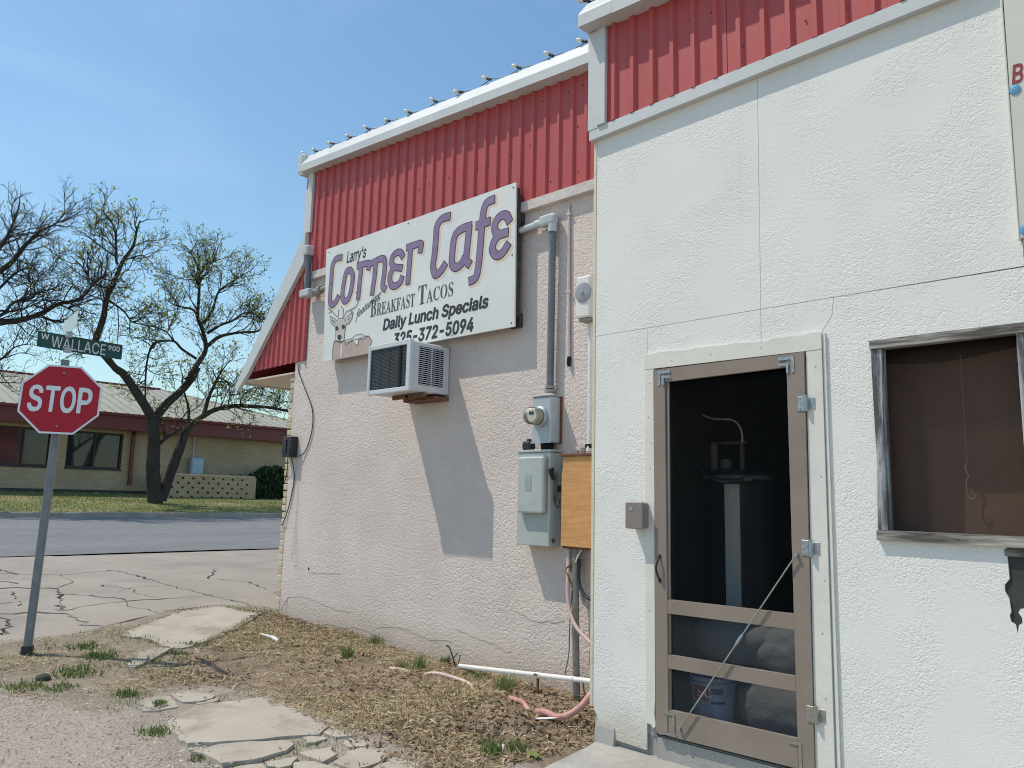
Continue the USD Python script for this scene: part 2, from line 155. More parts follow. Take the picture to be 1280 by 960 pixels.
def tube(pts, r, n=8, caps=True):
    """A tube along a polyline, one radius or one per point."""
    pts = np.asarray(pts, float); k = len(pts)
    rr = np.full(k, r) if np.ndim(r) == 0 else np.asarray(r, float)
    tg = np.gradient(pts, axis=0)
    u, w = frame_of(tg[0])
    ang = np.linspace(0, 2 * np.pi, n, endpoint=False)
    V = []
    for i in range(k):
        t = tg[i] / (np.linalg.norm(tg[i]) + 1e-12)
        u = u - t * (u @ t); u /= np.linalg.norm(u) + 1e-12
        w = np.cross(t, u)
        V.append(pts[i] + rr[i] * (np.cos(ang)[:, None] * u + np.sin(ang)[:, None] * w))
    V = np.vstack(V); F = []
    for i in range(k - 1):
        for j in range(n):
            a, b_ = i * n + j, i * n + (j + 1) % n
            F += [(a, b_, b_ + n), (a, b_ + n, a + n)]
    if caps:
        V = np.vstack([V, pts[0], pts[-1]])
        for j in range(n):
            F += [(len(V) - 2, (j + 1) % n, j), (len(V) - 1, (k - 1) * n + j, (k - 1) * n + (j + 1) % n)]
    return trimesh.Trimesh(V, np.array(F), process=False)

def spline(P, n=6):
    P = np.asarray(P, float)
    if len(P) < 3:
        return np.array([P[0] + (P[-1] - P[0]) * t for t in np.linspace(0, 1, n + 1)])
    Q = np.vstack([2 * P[0] - P[1], P, 2 * P[-1] - P[-2]]); out = []
    for i in range(1, len(Q) - 2):
        for t in np.linspace(0, 1, n, endpoint=False):
            a, b_, c, d = Q[i - 1], Q[i], Q[i + 1], Q[i + 2]
            out.append(0.5 * (2 * b_ + (c - a) * t + (2 * a - 5 * b_ + 4 * c - d) * t * t + (3 * b_ - a - 3 * c + d) * t ** 3))
    return np.array(out + [Q[-2]])

def polys(g):
    return [p for p in getattr(g, 'geoms', [g]) if p.geom_type == 'Polygon' and p.area > 1e-9]

def wallpoly(g, yf, d):
    """A shape drawn in (x, z) made d thick, its front at y = yf, looking towards -y."""
    out = []
    for p in polys(g):
        m = trimesh.creation.extrude_polygon(p, d, engine='earcut')
        v = m.vertices
        m = trimesh.Trimesh(np.c_[v[:, 0], yf + d - v[:, 2], v[:, 1]], m.faces, process=False)
        out.append(m)
    return cat_(out)

def floorpoly(g, z, d):
    out = []
    for p in polys(g):
        m = trimesh.creation.extrude_polygon(p, d, engine='earcut')
        m.apply_translation([0, 0, z - d]); out.append(m)
    return cat_(out)

def prism_x(prof, x0, x1, z0=0.0, z1=0.0):
    """A profile of (y, z) swept along x, shifted by z0 at x0 and z1 at x1."""
    p = trimesh.creation.extrude_polygon(Polygon(prof), 1.0, engine='earcut')
    v = p.vertices; t = v[:, 2]
    return trimesh.Trimesh(np.c_[x0 + (x1 - x0) * t, v[:, 0], v[:, 1] + z0 + (z1 - z0) * t], p.faces, process=False)

def fixed(m):
    m.fix_normals(); return m

def cyl(p, axis, r, h, n=20):
    """A cylinder starting at p and running h along axis."""
    a = np.asarray(axis, float); a /= np.linalg.norm(a)
    return tube([np.asarray(p) + a * t for t in (0, h * .5, h)], r, n)

def lathe(prof, centre, axis=(0, 0, 1), n=24):
    m = trimesh.creation.revolve(np.array(prof, float), sections=n)
    a = np.asarray(axis, float); a /= np.linalg.norm(a)
    m.apply_transform(trimesh.geometry.align_vectors([0, 0, 1], a))
    m.apply_translation(centre)
    return fixed(m)

def text_on_wall(text, x0, x1, z0, cap, yf, bold=True, slant=0.0, depth=0.0015, rise=0.0):
    m = meshkit.text_mesh(text, cap, depth, bold)
    v = m.vertices.copy()
    v[:, 0] -= v[:, 0].min()
    v[:, 0] *= (x1 - x0) / v[:, 0].max()
    x = v[:, 0] + slant * v[:, 1]
    return fixed(trimesh.Trimesh(np.c_[x0 + x, yf - v[:, 2], z0 + v[:, 1] + rise * x], m.faces, process=False))

# ---------------------------------------------------------------- materials
def mat(name, c1, c2=None, scale=6.0, detail=5.0, rough=0.7, metal=0.0, bump=None, spec=0.4, wear=None, stretch=(1, 1, 1), island=None, ramp=(0.3, 0.7), bdist=0.01, distortion=0.0, fine=None, speck=None):
    """Two tones of noise, an optional wear colour (colour, scale, from, to), an optional bump (scale, strength), fine grain, specks and a colour per island."""
    N = {'g': ('geometry', {}), 'mp': ('mapping', {'scale': stretch}), 'p': ('principled_bsdf', {'roughness': rough, 'metallic': metal, 'specular_ior_level': spec})}
    L = [('g.position', 'mp.vector')]
    if island:
        N['at'] = ('attribute', {'attribute': 'piece'}); N['r'] = ('rgb_ramp', {'ramp': island}); L.append(('at.fac', 'r.fac')); cur = 'r.color'; ISLANDS.add(f'/World/Looks/{name}')
    else:
        N['n'] = ('noise_texture', {'scale': scale, 'detail': detail, 'roughness': 0.6, 'distortion': distortion})
        N['r'] = ('rgb_ramp', {'ramp': [(ramp[0], c1), (ramp[1], c2 or c1)]})
        L += [('mp.vector', 'n.vector'), ('n.fac', 'r.fac')]; cur = 'r.color'
    for i, wv in enumerate(wear if isinstance(wear, list) else [wear] if wear else []):
        col, sc, a, b_ = wv[:4]
        N[f'wn{i}'] = ('noise_texture', {'scale': sc, 'detail': 7.0, 'roughness': 0.65, 'distortion': 0.4})
        N[f'wr{i}'] = ('rgb_ramp', {'ramp': [(0, (0, 0, 0)), (a, (0, 0, 0)), (b_, (wv[4] if len(wv) > 4 else 1,) * 3), (1, (wv[4] if len(wv) > 4 else 1,) * 3)]})
        N[f'wm{i}'] = ('mix', {'color2': col})
        L += [('mp.vector', f'wn{i}.vector'), (f'wn{i}.fac', f'wr{i}.fac'), (f'wr{i}.color', f'wm{i}.fac'), (cur, f'wm{i}.color1')]; cur = f'wm{i}.color'
    if fine:   # (scale, amount): grain that lightens and darkens
        N['fn'] = ('noise_texture', {'scale': fine[0], 'detail': 2.0})
        N['fr'] = ('rgb_ramp', {'ramp': [(0.3, (1 - fine[1],) * 3), (0.7, (1 + fine[1],) * 3)]})
        N['fm'] = ('mix', {'mix_type': 'multiply', 'fac': 1.0})
        L += [('mp.vector', 'fn.vector'), ('fn.fac', 'fr.fac'), (cur, 'fm.color1'), ('fr.color', 'fm.color2')]; cur = 'fm.color'
    L.append((cur, 'p.base_color'))
    last = None
    for i, bb in enumerate(bump if isinstance(bump, list) else [bump] if bump else []):
        N[f'bn{i}'] = ('noise_texture', {'scale': bb[0], 'detail': bb[3] if len(bb) > 3 else 4.0, 'roughness': 0.55, 'distortion': bb[4] if len(bb) > 4 else 0.0})
        N[f'bb{i}'] = ('bump', {'strength': bb[1], 'distance': bb[2] if len(bb) > 2 else bdist})
        L += [('mp.vector', f'bn{i}.vector'), (f'bn{i}.fac', f'bb{i}.height')]
        if last:
            L.append((last, f'bb{i}.normal'))
        last = f'bb{i}.normal'
    if last:
        L.append((last, 'p.normal'))
    return usdkit.material(stage, f'/World/Looks/{name}', N, L, surface='p.BSDF')

def stucco(name, c1, c2, wear, bs, strength, dist, flat, patch, streak, splash=1.35):
    """Trowelled stucco: worm-like ridges from a strongly distorted noise, smoothed away in patches."""
    N = {'g': ('geometry', {}), 'p': ('principled_bsdf', {'roughness': 0.75, 'specular_ior_level': 0.25}),
         'n': ('noise_texture', {'scale': 1.6, 'detail': 6.0, 'roughness': 0.6}), 'r': ('rgb_ramp', {'ramp': [(0.35, c1), (0.65, c2)]}),
         'wn': ('noise_texture', {'scale': 0.9, 'detail': 8.0, 'roughness': 0.7, 'distortion': 0.5}), 'wr': ('rgb_ramp', {'ramp': [(0, (0, 0, 0)), (0.52, (0, 0, 0)), (0.75, (0.55,) * 3), (1, (0.55,) * 3)]}), 'wm': ('mix', {'color2': wear}),
         'b1': ('noise_texture', {'scale': bs, 'detail': 2.5, 'roughness': 0.5, 'distortion': 1.3}), 'br': ('rgb_ramp', {'ramp': [(0.0, (0, 0, 0)), (0.36, (0.1,) * 3), (0.5, (0.75,) * 3), (0.62, (0.95,) * 3), (1, (1, 1, 1))]}),
         'mk': ('noise_texture', {'scale': flat[0], 'detail': 1.0, 'distortion': 0.3}), 'mr': ('rgb_ramp', {'ramp': [(flat[1], (0.12,) * 3), (flat[2], (1, 1, 1))]}),
         'mm': ('mix', {'mix_type': 'multiply', 'fac': 1.0}),
         'pr': ('rgb_ramp', {'ramp': [(flat[1], (0.6,) * 3), (flat[2], (0, 0, 0))]}), 'pm': ('mix', {'color2': patch}),
         'mp': ('mapping', {'scale': (7.0, 7.0, 0.55)}), 'sn': ('noise_texture', {'scale': 1.0, 'detail': 6.0, 'roughness': .7, 'distortion': .3}),
         'sr': ('rgb_ramp', {'ramp': [(0, (0, 0, 0)), (.60, (0, 0, 0)), (.80, (.45,) * 3), (1, (.45,) * 3)]}), 'sm': ('mix', {'color2': streak}),
         'dn': ('noise_texture', {'scale': 34.0, 'detail': 4.0, 'roughness': .7}), 'dr': ('rgb_ramp', {'ramp': [(0, (0, 0, 0)), (.72, (0, 0, 0)), (.78, (.5,) * 3), (1, (.5,) * 3)]}), 'dm': ('mix', {'color2': streak}),
         'sx': ('separate_xyz', {}), 'zz': ('math', {'math_type': 'multiply_add', 'value2': -3.0, 'value3': .95}), 'sp1': ('noise_texture', {'scale': 2.6, 'detail': 8.0, 'roughness': .75}),
         'sp2': ('math', {'math_type': 'multiply', 'use_clamp': True}), 'sp3': ('math', {'math_type': 'multiply', 'value2': splash, 'use_clamp': True}), 'spm': ('mix', {'color2': (.36, .29, .20)}),
         'bp': ('bump', {'strength': strength, 'distance': dist}),
         'b2': ('noise_texture', {'scale': bs * 5, 'detail': 3.0}), 'bp2': ('bump', {'strength': 0.35, 'distance': 0.002})}
    L = [('g.position', f'{k}.vector') for k in ('n', 'wn', 'b1', 'mk', 'b2')]
    L += [('n.fac', 'r.fac'), ('wn.fac', 'wr.fac'), ('wr.color', 'wm.fac'), ('r.color', 'wm.color1'), ('mk.fac', 'pr.fac'), ('pr.color', 'pm.fac'), ('wm.color', 'pm.color1'), ('g.position', 'mp.vector'), ('mp.vector', 'sn.vector'), ('sn.fac', 'sr.fac'), ('sr.color', 'sm.fac'), ('pm.color', 'sm.color1'), ('g.position', 'dn.vector'), ('dn.fac', 'dr.fac'), ('dr.color', 'dm.fac'), ('sm.color', 'dm.color1'), ('g.position', 'sx.vector'), ('sx.z', 'zz.value1'), ('g.position', 'sp1.vector'), ('sp1.fac', 'sp2.value1'), ('zz.value', 'sp2.value2'), ('sp2.value', 'sp3.value1'), ('sp3.value', 'spm.fac'), ('dm.color', 'spm.color1'), ('spm.color', 'p.base_color'),
          ('b1.fac', 'br.fac'), ('br.color', 'mm.color1'), ('mk.fac', 'mr.fac'), ('mr.color', 'mm.color2'), ('mm.color', 'bp.height'),
          ('b2.fac', 'bp2.height'), ('bp.normal', 'bp2.normal'), ('bp2.normal', 'p.normal')]
    return usdkit.material(stage, f'/World/Looks/{name}', N, L, surface='p.BSDF')

M = {}
M['pink'] = stucco('pink_stucco', (0.615, 0.525, 0.48), (0.675, 0.585, 0.535), (0.545, 0.47, 0.42), 36.0, 0.6, 0.010, (1.5, 0.2, 0.42), (0.67, 0.575, 0.52), (.46, .39, .32))
M['white'] = stucco('white_stucco', (0.72, 0.70, 0.65), (0.77, 0.75, 0.70), (0.67, 0.65, 0.605), 60.0, 0.42, 0.006, (2.6, 0.36, 0.58), (0.73, 0.72, 0.685), (.55, .51, .45))
M['casing'] = mat('casing_paint', (0.63, 0.60, 0.53), (0.70, 0.67, 0.60), 5, rough=.7, bump=[(60, .25, .004), (9, .2, .006)], wear=[((.45, .42, .36), 2.5, .60, .8, .6)])
M['pale'] = mat('cream_strip', (0.60, 0.52, 0.38), (0.68, 0.60, 0.46), 8, rough=.7, wear=[((.42, .25, .12), 6, .58, .75, .7)])
M['woodtrim_dark'] = mat('crack_line', (.27, .225, .195), (.36, .30, .265), 12, rough=.95)  # brown tone of the crack lines on the stucco
M['woodtrim'] = mat('rough_trim', (0.52, 0.45, 0.42), (0.62, 0.55, 0.52), 5, bump=[(40, .5, .006), (6, .6, .02)], wear=[((.33, .28, .25), 7, .58, .75, .8)])
M['redmetal'] = mat('red_metal', (0.40, 0.062, 0.058), (0.45, 0.078, 0.072), 3.0, rough=.5, spec=.4, stretch=(1, 1, .16), wear=[((.47, .16, .145), 7, .54, .78, .4), ((.24, .045, .045), 20, .62, .8, .5), ((.40, .30, .27), 40, .70, .76, .5)], bump=[(2.0, .08, .01)])
M['capmetal'] = mat('white_metal_cap', (0.50, 0.51, 0.50), (0.58, 0.59, 0.58), 2.2, rough=.45, bump=[(3, .1, .01)], wear=[((.42, .41, .37), 6, .6, .8, .5)])
M['rust'] = mat('rusty_iron', (0.10, 0.045, 0.025), (0.20, 0.10, 0.055), 25, rough=.85, bump=(60, .4, .003))
M['signface'] = mat('sign_white', (0.63, 0.63, 0.60), (0.70, 0.70, 0.67), 2.0, rough=.5, wear=[((.50, .49, .45), 4, .58, .8, .45), ((.40, .38, .33), 22, .70, .80, .4)])
M['signframe'] = mat('dark_frame', (0.03, 0.026, 0.024), (0.08, 0.065, 0.055), 14, rough=.8, bump=(30, .4, .004))
M['purple'] = mat('purple_lettering', (0.19, 0.135, 0.24), (0.25, 0.185, 0.30), 14, rough=.6, wear=[((.58, .56, .57), 18, .68, .74, .7)])
M['outline'] = mat('lettering_outline', (0.035, 0.025, 0.045), (0.055, 0.04, 0.065), 14, rough=.6)
M['yellow'] = mat('lettering_halo', (0.70, 0.53, 0.36), (0.68, 0.58, 0.45), 6, rough=.6)
M['blackpaint'] = mat('black_paint', (0.022, 0.022, 0.026), (0.04, 0.04, 0.045), 18, rough=.55)
M['darkgreen'] = mat('dark_lettering', (0.045, 0.05, 0.045), (0.12, 0.12, 0.11), 20, rough=.6)
M['deer'] = mat('deer_brown', (0.40, 0.30, 0.26), (0.48, 0.38, 0.33), 12, rough=.6)
M['deerlight'] = mat('deer_grey', (0.45, 0.42, 0.37), (0.55, 0.52, 0.47), 12, rough=.6)
M['deerline'] = mat('deer_line', (0.16, 0.15, 0.13), (0.26, 0.25, 0.22), 12, rough=.6)
M['deerwhite'] = mat('deer_white', (0.62, 0.60, 0.55), (0.68, 0.66, 0.61), 12, rough=.6)
M['galv'] = mat('galvanised', (0.30, 0.33, 0.35), (0.42, 0.45, 0.47), 9, rough=.45, metal=.45, wear=[((.25, .23, .20), 14, .62, .8, .5)])
M['greybox'] = mat('grey_green_box', (0.35, 0.385, 0.37), (0.43, 0.465, 0.445), 5, rough=.5, wear=[((.42, .40, .34), 6, .56, .78, .6), ((.22, .16, .11), 30, .70, .78, .8)])
M['meterbox'] = mat('meter_box_paint', (0.37, 0.41, 0.44), (0.44, 0.48, 0.51), 6, rough=.45, metal=.2, wear=[((.30, .29, .26), 11, .62, .8, .6)])
M['plywood'] = mat('plywood', (0.50, 0.245, 0.085), (0.60, 0.33, 0.13), 5, stretch=(1, 1, 8), rough=.65, wear=[((.33, .17, .07), 3.5, .58, .74, .7)], fine=(30, .1))
M['plyedge'] = mat('brown_lid', (0.12, 0.045, 0.025), (0.19, 0.08, 0.05), 10, rough=.8)
M['conduit'] = mat('grey_conduit', (0.095, 0.115, 0.135), (0.15, 0.17, 0.19), 8, rough=.6, stretch=(1, 1, .4), wear=[((.50, .50, .49), 17, .62, .72, .8)])
M['conduitlight'] = mat('light_conduit', (0.40, 0.43, 0.44), (0.50, 0.52, 0.52), 8, rough=.6, wear=[((.25, .25, .25), 17, .64, .75, .6)])
M['acwhite'] = mat('ac_case', (0.52, 0.53, 0.55), (0.58, 0.59, 0.60), 4, rough=.45, wear=[((.42, .40, .36), 8, .62, .82, .4)])
M['acgrille'] = mat('ac_coil', (0.085, 0.09, 0.10), (0.12, 0.125, 0.135), 7, rough=.6, metal=.3)
M['dark'] = mat('dark_inside', (0.012, 0.012, 0.013), (0.02, 0.02, 0.02), 5, rough=.85, spec=.1)
M['blackplastic'] = mat('black_plastic', (0.014, 0.014, 0.015), (0.028, 0.028, 0.03), 15, rough=.5)
M['pvc'] = mat('white_plastic', (0.66, 0.64, 0.60), (0.72, 0.70, 0.66), 6, rough=.45, wear=[((.45, .36, .30), 8, .58, .75, .6)])
M['hose'] = mat('pink_hose', (0.42, 0.19, 0.16), (0.52, 0.28, 0.24), 12, rough=.55, wear=[((.22, .13, .09), 14, .54, .70, .7), ((.58, .42, .38), 9, .6, .75, .6)])
M['palehose'] = mat('pale_pink_hose', (0.55, 0.40, 0.36), (0.62, 0.47, 0.43), 12, rough=.55, wear=[((.35, .24, .2), 18, .62, .75, .6)])
M['pinkpaint'] = mat('pink_paint', (0.52, 0.42, 0.40), (0.58, 0.48, 0.46), 8, rough=.6)
M['steel'] = mat('old_steel_pipe', (0.16, 0.155, 0.14), (0.27, 0.26, 0.24), 14, rough=.6, metal=.35, wear=[((.17, .09, .05), 11, .55, .75, .7)])
M['doorpaint'] = mat('brown_door_paint', (0.22, 0.175, 0.14), (0.26, 0.21, 0.172), 5, rough=.65, bump=(45, .15, .003), wear=[((.17, .13, .11), 9, .6, .8, .5)])
M['zinc'] = mat('zinc_hardware', (0.24, 0.26, 0.28), (0.40, 0.43, 0.46), 60, rough=.4, metal=.7)
M['dullzinc'] = mat('dull_hardware', (0.25, 0.23, 0.20), (0.36, 0.34, 0.30), 30, rough=.5, metal=.5)
M['outlet'] = mat('brown_outlet_paint', (0.20, 0.165, 0.145), (0.24, 0.20, 0.18), 10, rough=.5)
M['oldwood'] = mat('weathered_wood', (0.09, 0.085, 0.075), (0.33, 0.32, 0.29), 22, stretch=(1, 1, 1), rough=.85, ramp=(.38, .62), distortion=1.2, bump=(50, .6, .006, 4, 1.0))
M['oldwoodx'] = mat('weathered_wood_across', (0.09, 0.08, 0.07), (0.36, 0.34, 0.30), 26, stretch=(.12, 1, 1), rough=.85, ramp=(.4, .62), bump=(60, .8, .006), wear=[((.05, .045, .04), 30, .62, .7, .8)])
M['oldwoodz'] = mat('weathered_wood_upright', (0.08, 0.08, 0.085), (0.40, 0.40, 0.41), 26, stretch=(1, 1, .12), rough=.85, ramp=(.42, .6), bump=(60, .8, .006), wear=[((.05, .045, .04), 30, .60, .7, .8)])
M['curtain'] = mat('brown_curtain', (0.17, 0.085, 0.055), (0.235, 0.145, 0.105), 2.0, rough=.9, spec=.1, bump=(3, .2, .02), fine=(160, .12))
M['cord'] = mat('cord', (0.30, 0.21, 0.13), (0.34, 0.25, 0.16), 20, rough=.8)
M['concrete'] = mat('old_concrete', (0.30, 0.285, 0.26), (0.40, 0.385, 0.355), 2.2, rough=.85, bump=[(45, .3, .004), (8, .25, .012)], wear=[((.20, .19, .175), 1.8, .54, .74, .7), ((.12, .115, .10), 12, .66, .76, .5)], fine=(120, .12))
M['apron'] = mat('apron_concrete', (0.27, 0.235, 0.195), (0.335, 0.295, 0.25), 1.1, rough=.88, bump=[(30, .3, .004), (5, .2, .015)], wear=[((.20, .185, .175), .7, .50, .68, .8), ((.15, .135, .12), 7, .63, .74, .5)], fine=(70, .13))
M['slab'] = mat('path_concrete', (0.34, 0.30, 0.245), (0.41, 0.365, 0.305), 3.0, rough=.9, bump=[(70, .3, .003), (10, .3, .012)], wear=[((.23, .20, .16), 2.6, .50, .66, .75), ((.17, .15, .12), 16, .62, .74, .6)], fine=(150, .12))
M['kerb'] = mat('kerb_concrete', (0.24, 0.215, 0.18), (0.32, 0.29, 0.245), 2.0, rough=.9, wear=[((.2, .18, .16), 1.6, .5, .7, .7)])
M['road'] = mat('road_asphalt', (0.145, 0.147, 0.152), (0.19, 0.192, 0.197), .9, rough=.9, bump=(35, .4, .006), wear=[((.20, .20, .205), .5, .52, .7, .5)], fine=(26, .22), stretch=(1, .25, 1))
M['gravelstone'] = mat('gravel_stone', None, rough=.9, island=[(0, (.22, .18, .145)), (.35, (.32, .275, .23)), (.7, (.40, .355, .305)), (1, (.55, .51, .45))])
M['straw'] = mat('dead_grass', None, rough=.9, spec=.15, island=[(0, (.18, .125, .07)), (.3, (.36, .265, .155)), (.6, (.49, .39, .245)), (.85, (.62, .52, .34)), (.94, (.17, .19, .06)), (1, (.13, .17, .05))])
M['litter'] = mat('leaf_litter', None, rough=.9, spec=.15, island=[(0, (.08, .055, .035)), (.4, (.17, .115, .07)), (.75, (.27, .19, .12)), (1, (.38, .29, .19))])
M['weed'] = mat('green_weed', None, rough=.7, spec=.25, island=[(0, (.085, .14, .03)), (.45, (.13, .20, .045)), (.8, (.22, .25, .09)), (1, (.28, .24, .11))])
M['lawn'] = mat('lawn_soil', (.13, .145, .04), (.19, .185, .07), .8, rough=.95, wear=[((.30, .235, .14), .45, .50, .64, .9)], fine=(14, .3))
M['lawnblade'] = mat('lawn_grass', None, rough=.8, spec=.2, island=[(0, (.085, .135, .03)), (.5, (.13, .18, .045)), (.75, (.24, .23, .09)), (1, (.36, .29, .16))])
M['bark'] = mat('dark_bark', (.032, .027, .022), (.06, .05, .042), 6, rough=.95, spec=.1, bump=(14, .8, .03), stretch=(1, 1, .35))
M['twig'] = mat('twig_bark', (.028, .024, .022), (.05, .042, .038), 6, rough=.95, spec=.1)
M['stopred'] = mat('stop_red', (.33, .008, .016), (.38, .012, .02), 5, rough=.5, spec=.3)
M['stopwhite'] = mat('stop_white', (.60, .59, .57), (.66, .65, .63), 8, rough=.45)
M['bladegreen'] = mat('street_green', (.008, .048, .042), (.012, .062, .054), 6, rough=.4)
M['palegreen'] = mat('sunlit_green', (.40, .48, .42), (.48, .55, .50), 6, rough=.4)  # sunlight on the crossing blade put into its base colour
M['post'] = mat('post_steel', (.13, .142, .148), (.19, .20, .205), 12, rough=.5, metal=.4, wear=[((.15, .14, .13), 9, .6, .75, .5)])
M['brickfar'] = usdkit.material(stage, '/World/Looks/tan_brick', {
    'g': ('geometry', {}), 'sx': ('separate_xyz', {}), 'cx': ('combine_xyz', {}),
    'b': ('brick_texture', {'color1': (.42, .31, .19), 'color2': (.35, .255, .155), 'mortar': (.31, .26, .19), 'scale': 1.0, 'mortar_size': .008, 'brick_width': .22, 'row_height': .075, 'bias': 0.0}),
    'n': ('noise_texture', {'scale': .7, 'detail': 5.0}), 'r': ('rgb_ramp', {'ramp': [(.3, (.85,) * 3), (.7, (1.05,) * 3)]}), 'm': ('mix', {'mix_type': 'multiply', 'fac': 1.0}),
    'p': ('principled_bsdf', {'roughness': .85, 'specular_ior_level': .2})},
    [('g.position', 'sx.vector'), ('sx.y', 'cx.x'), ('sx.z', 'cx.y'), ('cx.vector', 'b.vector'), ('g.position', 'n.vector'), ('n.fac', 'r.fac'), ('b.color', 'm.color1'), ('r.color', 'm.color2'), ('m.color', 'p.base_color')], surface='p.BSDF')
M['maroon'] = mat('maroon_fascia', (.125, .028, .026), (.155, .036, .033), 1.5, rough=.55)
M['roofmetal'] = mat('pale_roof_metal', (.33, .32, .245), (.40, .39, .305), .6, rough=.5, spec=.4, wear=[((.26, .245, .18), 1.1, .55, .75, .6)])
M['roofseam'] = mat('roof_seam_metal', (.20, .19, .15), (.26, .25, .20), 2, rough=.6)
M['tanbrick'] = mat('cream_brick', None, rough=.85, island=[(0, (.42, .33, .22)), (.5, (.52, .42, .30)), (1, (.60, .51, .38))])
M['mortar'] = mat('mortar', (.42, .37, .31), (.47, .42, .36), 9, rough=.95)
M['soffit'] = mat('soffit_paint', (.55, .48, .37), (.60, .53, .42), 3, rough=.8)
M['utility'] = mat('blue_grey_box', (.30, .38, .44), (.35, .43, .49), 3, rough=.5)
M['darkglass'] = mat('dark_window_glass', (.012, .014, .015), (.02, .022, .022), 2, rough=.06, spec=.6)
M['darkmetal'] = mat('dark_window_frame', (.02, .016, .014), (.035, .03, .026), 5, rough=.5)
M['shrubleaf'] = mat('shrub_leaf', None, rough=.55, spec=.3, island=[(0, (.012, .025, .01)), (.6, (.025, .045, .016)), (1, (.05, .075, .025))])
M['bulb'] = mat('bulb_glass', (.52, .50, .42), (.60, .58, .50), 30, rough=.25)
M['lensgrey'] = mat('grey_lens', (.24, .25, .26), (.32, .33, .34), 14, rough=.25, spec=.6)
M['bag'] = mat('plastic_bag', (.10, .105, .11), (.16, .165, .17), 4, rough=.75, spec=.2, bump=[(7, .6, .03), (25, .4, .008)])
M['bucket'] = mat('bucket_blue', (.28, .31, .42), (.33, .36, .46), 4, rough=.4)
M['printred'] = mat('print_red', (.24, .03, .04), (.28, .04, .05), 4, rough=.5)
M['printblue'] = mat('print_blue', (.03, .035, .10), (.04, .05, .13), 4, rough=.5)
M['tank'] = mat('tank_dark', (.05, .05, .055), (.075, .075, .08), 3, rough=.3, metal=.5)
M['strip'] = mat('tank_highlight', (.80, .79, .75), (.85, .84, .80), 5, rough=.4)  # tank reflection put into a pale colour; the thin pipe shares it
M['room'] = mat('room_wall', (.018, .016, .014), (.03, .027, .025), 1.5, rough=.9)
M['bluewasher'] = mat('blue_plastic', (.10, .30, .50), (.13, .35, .56), 9, rough=.4)
M['beigepanel'] = mat('beige_panel', (.56, .54, .47), (.61, .59, .52), 1.5, rough=.5, wear=[((.5, .47, .40), 3, .6, .8, .5)])
M['sheathing'] = mat('grey_sheathing', (.30, .29, .27), (.36, .35, .33), 4, rough=.9)
M['screwhead'] = mat('rusty_screw', (.10, .02, .02), (.14, .03, .03), 9, rough=.7)
M['tar'] = mat('tar_paper', (.03, .03, .028), (.06, .06, .052), 5, rough=.9)
M['roofing'] = mat('flat_roofing', (.16, .155, .15), (.22, .21, .20), 2, rough=.95)

def leafmat(name, ramp, trans):
    ISLANDS.add(f'/World/Looks/{name}')
    return usdkit.material(stage, f'/World/Looks/{name}', {
        'g': ('attribute', {'attribute': 'piece'}), 'r': ('rgb_ramp', {'ramp': ramp}), 'd': ('diffuse_bsdf', {}), 't': ('translucent_bsdf', {}), 'm': ('mix_closure', {'fac': trans})},
        [('g.fac', 'r.fac'), ('r.color', 'd.color'), ('r.color', 't.color'), ('d.BSDF', 'm.closure1'), ('t.BSDF', 'm.closure2')], surface='m.closure')
M['leaf'] = leafmat('young_leaf', [(0, (.15, .18, .04)), (.4, (.27, .30, .07)), (.8, (.38, .40, .12)), (1, (.48, .46, .18))], .5)

def screenmat(name, col, fac):
    return usdkit.material(stage, f'/World/Looks/{name}', {
        'd': ('diffuse_bsdf', {'color': col}), 't': ('transparent_bsdf', {}), 'm': ('mix_closure', {'fac': fac})},
        [('t.BSDF', 'm.closure1'), ('d.BSDF', 'm.closure2')], surface='m.closure')
M['screen'] = screenmat('door_screen', (.02, .02, .02), .06)
M['screenlow'] = screenmat('door_screen_low', (.035, .035, .035), .25)
M['screen2'] = screenmat('window_screen', (.06, .04, .032), .25)
M['glassdome'] = usdkit.material(stage, '/World/Looks/meter_glass', {
    'gl': ('glossy_bsdf', {'color': (.9, .9, .9), 'roughness': .05}), 't': ('transparent_bsdf', {'color': (.85, .87, .85)}), 'f': ('fresnel', {'IOR': 1.5}), 'm': ('mix_closure', {})},
    [('f.fac', 'm.fac'), ('t.BSDF', 'm.closure1'), ('gl.BSDF', 'm.closure2')], surface='m.closure')
# ================================================================ THE SETTING
def grade(x):
    """Height of the ground: level at the building, rising gently to the street and across it."""
    x = np.asarray(x, float)
    z = 0.035 * np.clip(-5 - x, 0, 18.6)
    z = z + np.where(x < -23.6, 0.0, 0.0)
    return z
def lawn_z(x):
    return 0.77 + np.clip(-23.75 - np.asarray(x, float), 0, 7.2) * 0.076

def axis(dense, lo, hi, step, grow=1.35):
    a, b_ = dense
    mid = list(np.arange(a, b_ + 1e-6, step))
    s, x = step, b_; up = []
    while x < hi:
        s *= grow; x += s; up.append(x)
    s, x = step, a; dn = []
    while x > lo:
        s *= grow; x -= s; dn.append(x)
    return np.array(dn[::-1] + mid + up)
gx = axis((-9.2, -2.4), -300, 200, 0.035, 1.3)
gy = axis((0.6, 4.9), -200, 300, 0.035, 1.3)
GX, GY = np.meshgrid(gx, gy, indexing='ij')
def n2(x, y, s, seed=0, o=3):
    return meshkit.fbm(np.stack([x * s, y * s, np.zeros_like(x) + 3.3], -1), o, seed)
APRON = Polygon([(-14.4, -30), (-14.4, 40), (-8.12, 40), (-8.12, 4.72), (-8.6, 4.72), (-8.85, 4.4), (-8.75, 3.9), (-8.45, 3.35), (-8.05, 2.75), (-7.9, 2.2), (-8.3, 1.2), (-9.2, -1), (-10.5, -8), (-12, -30)])
APRON_IN = APRON.buffer(-.06)
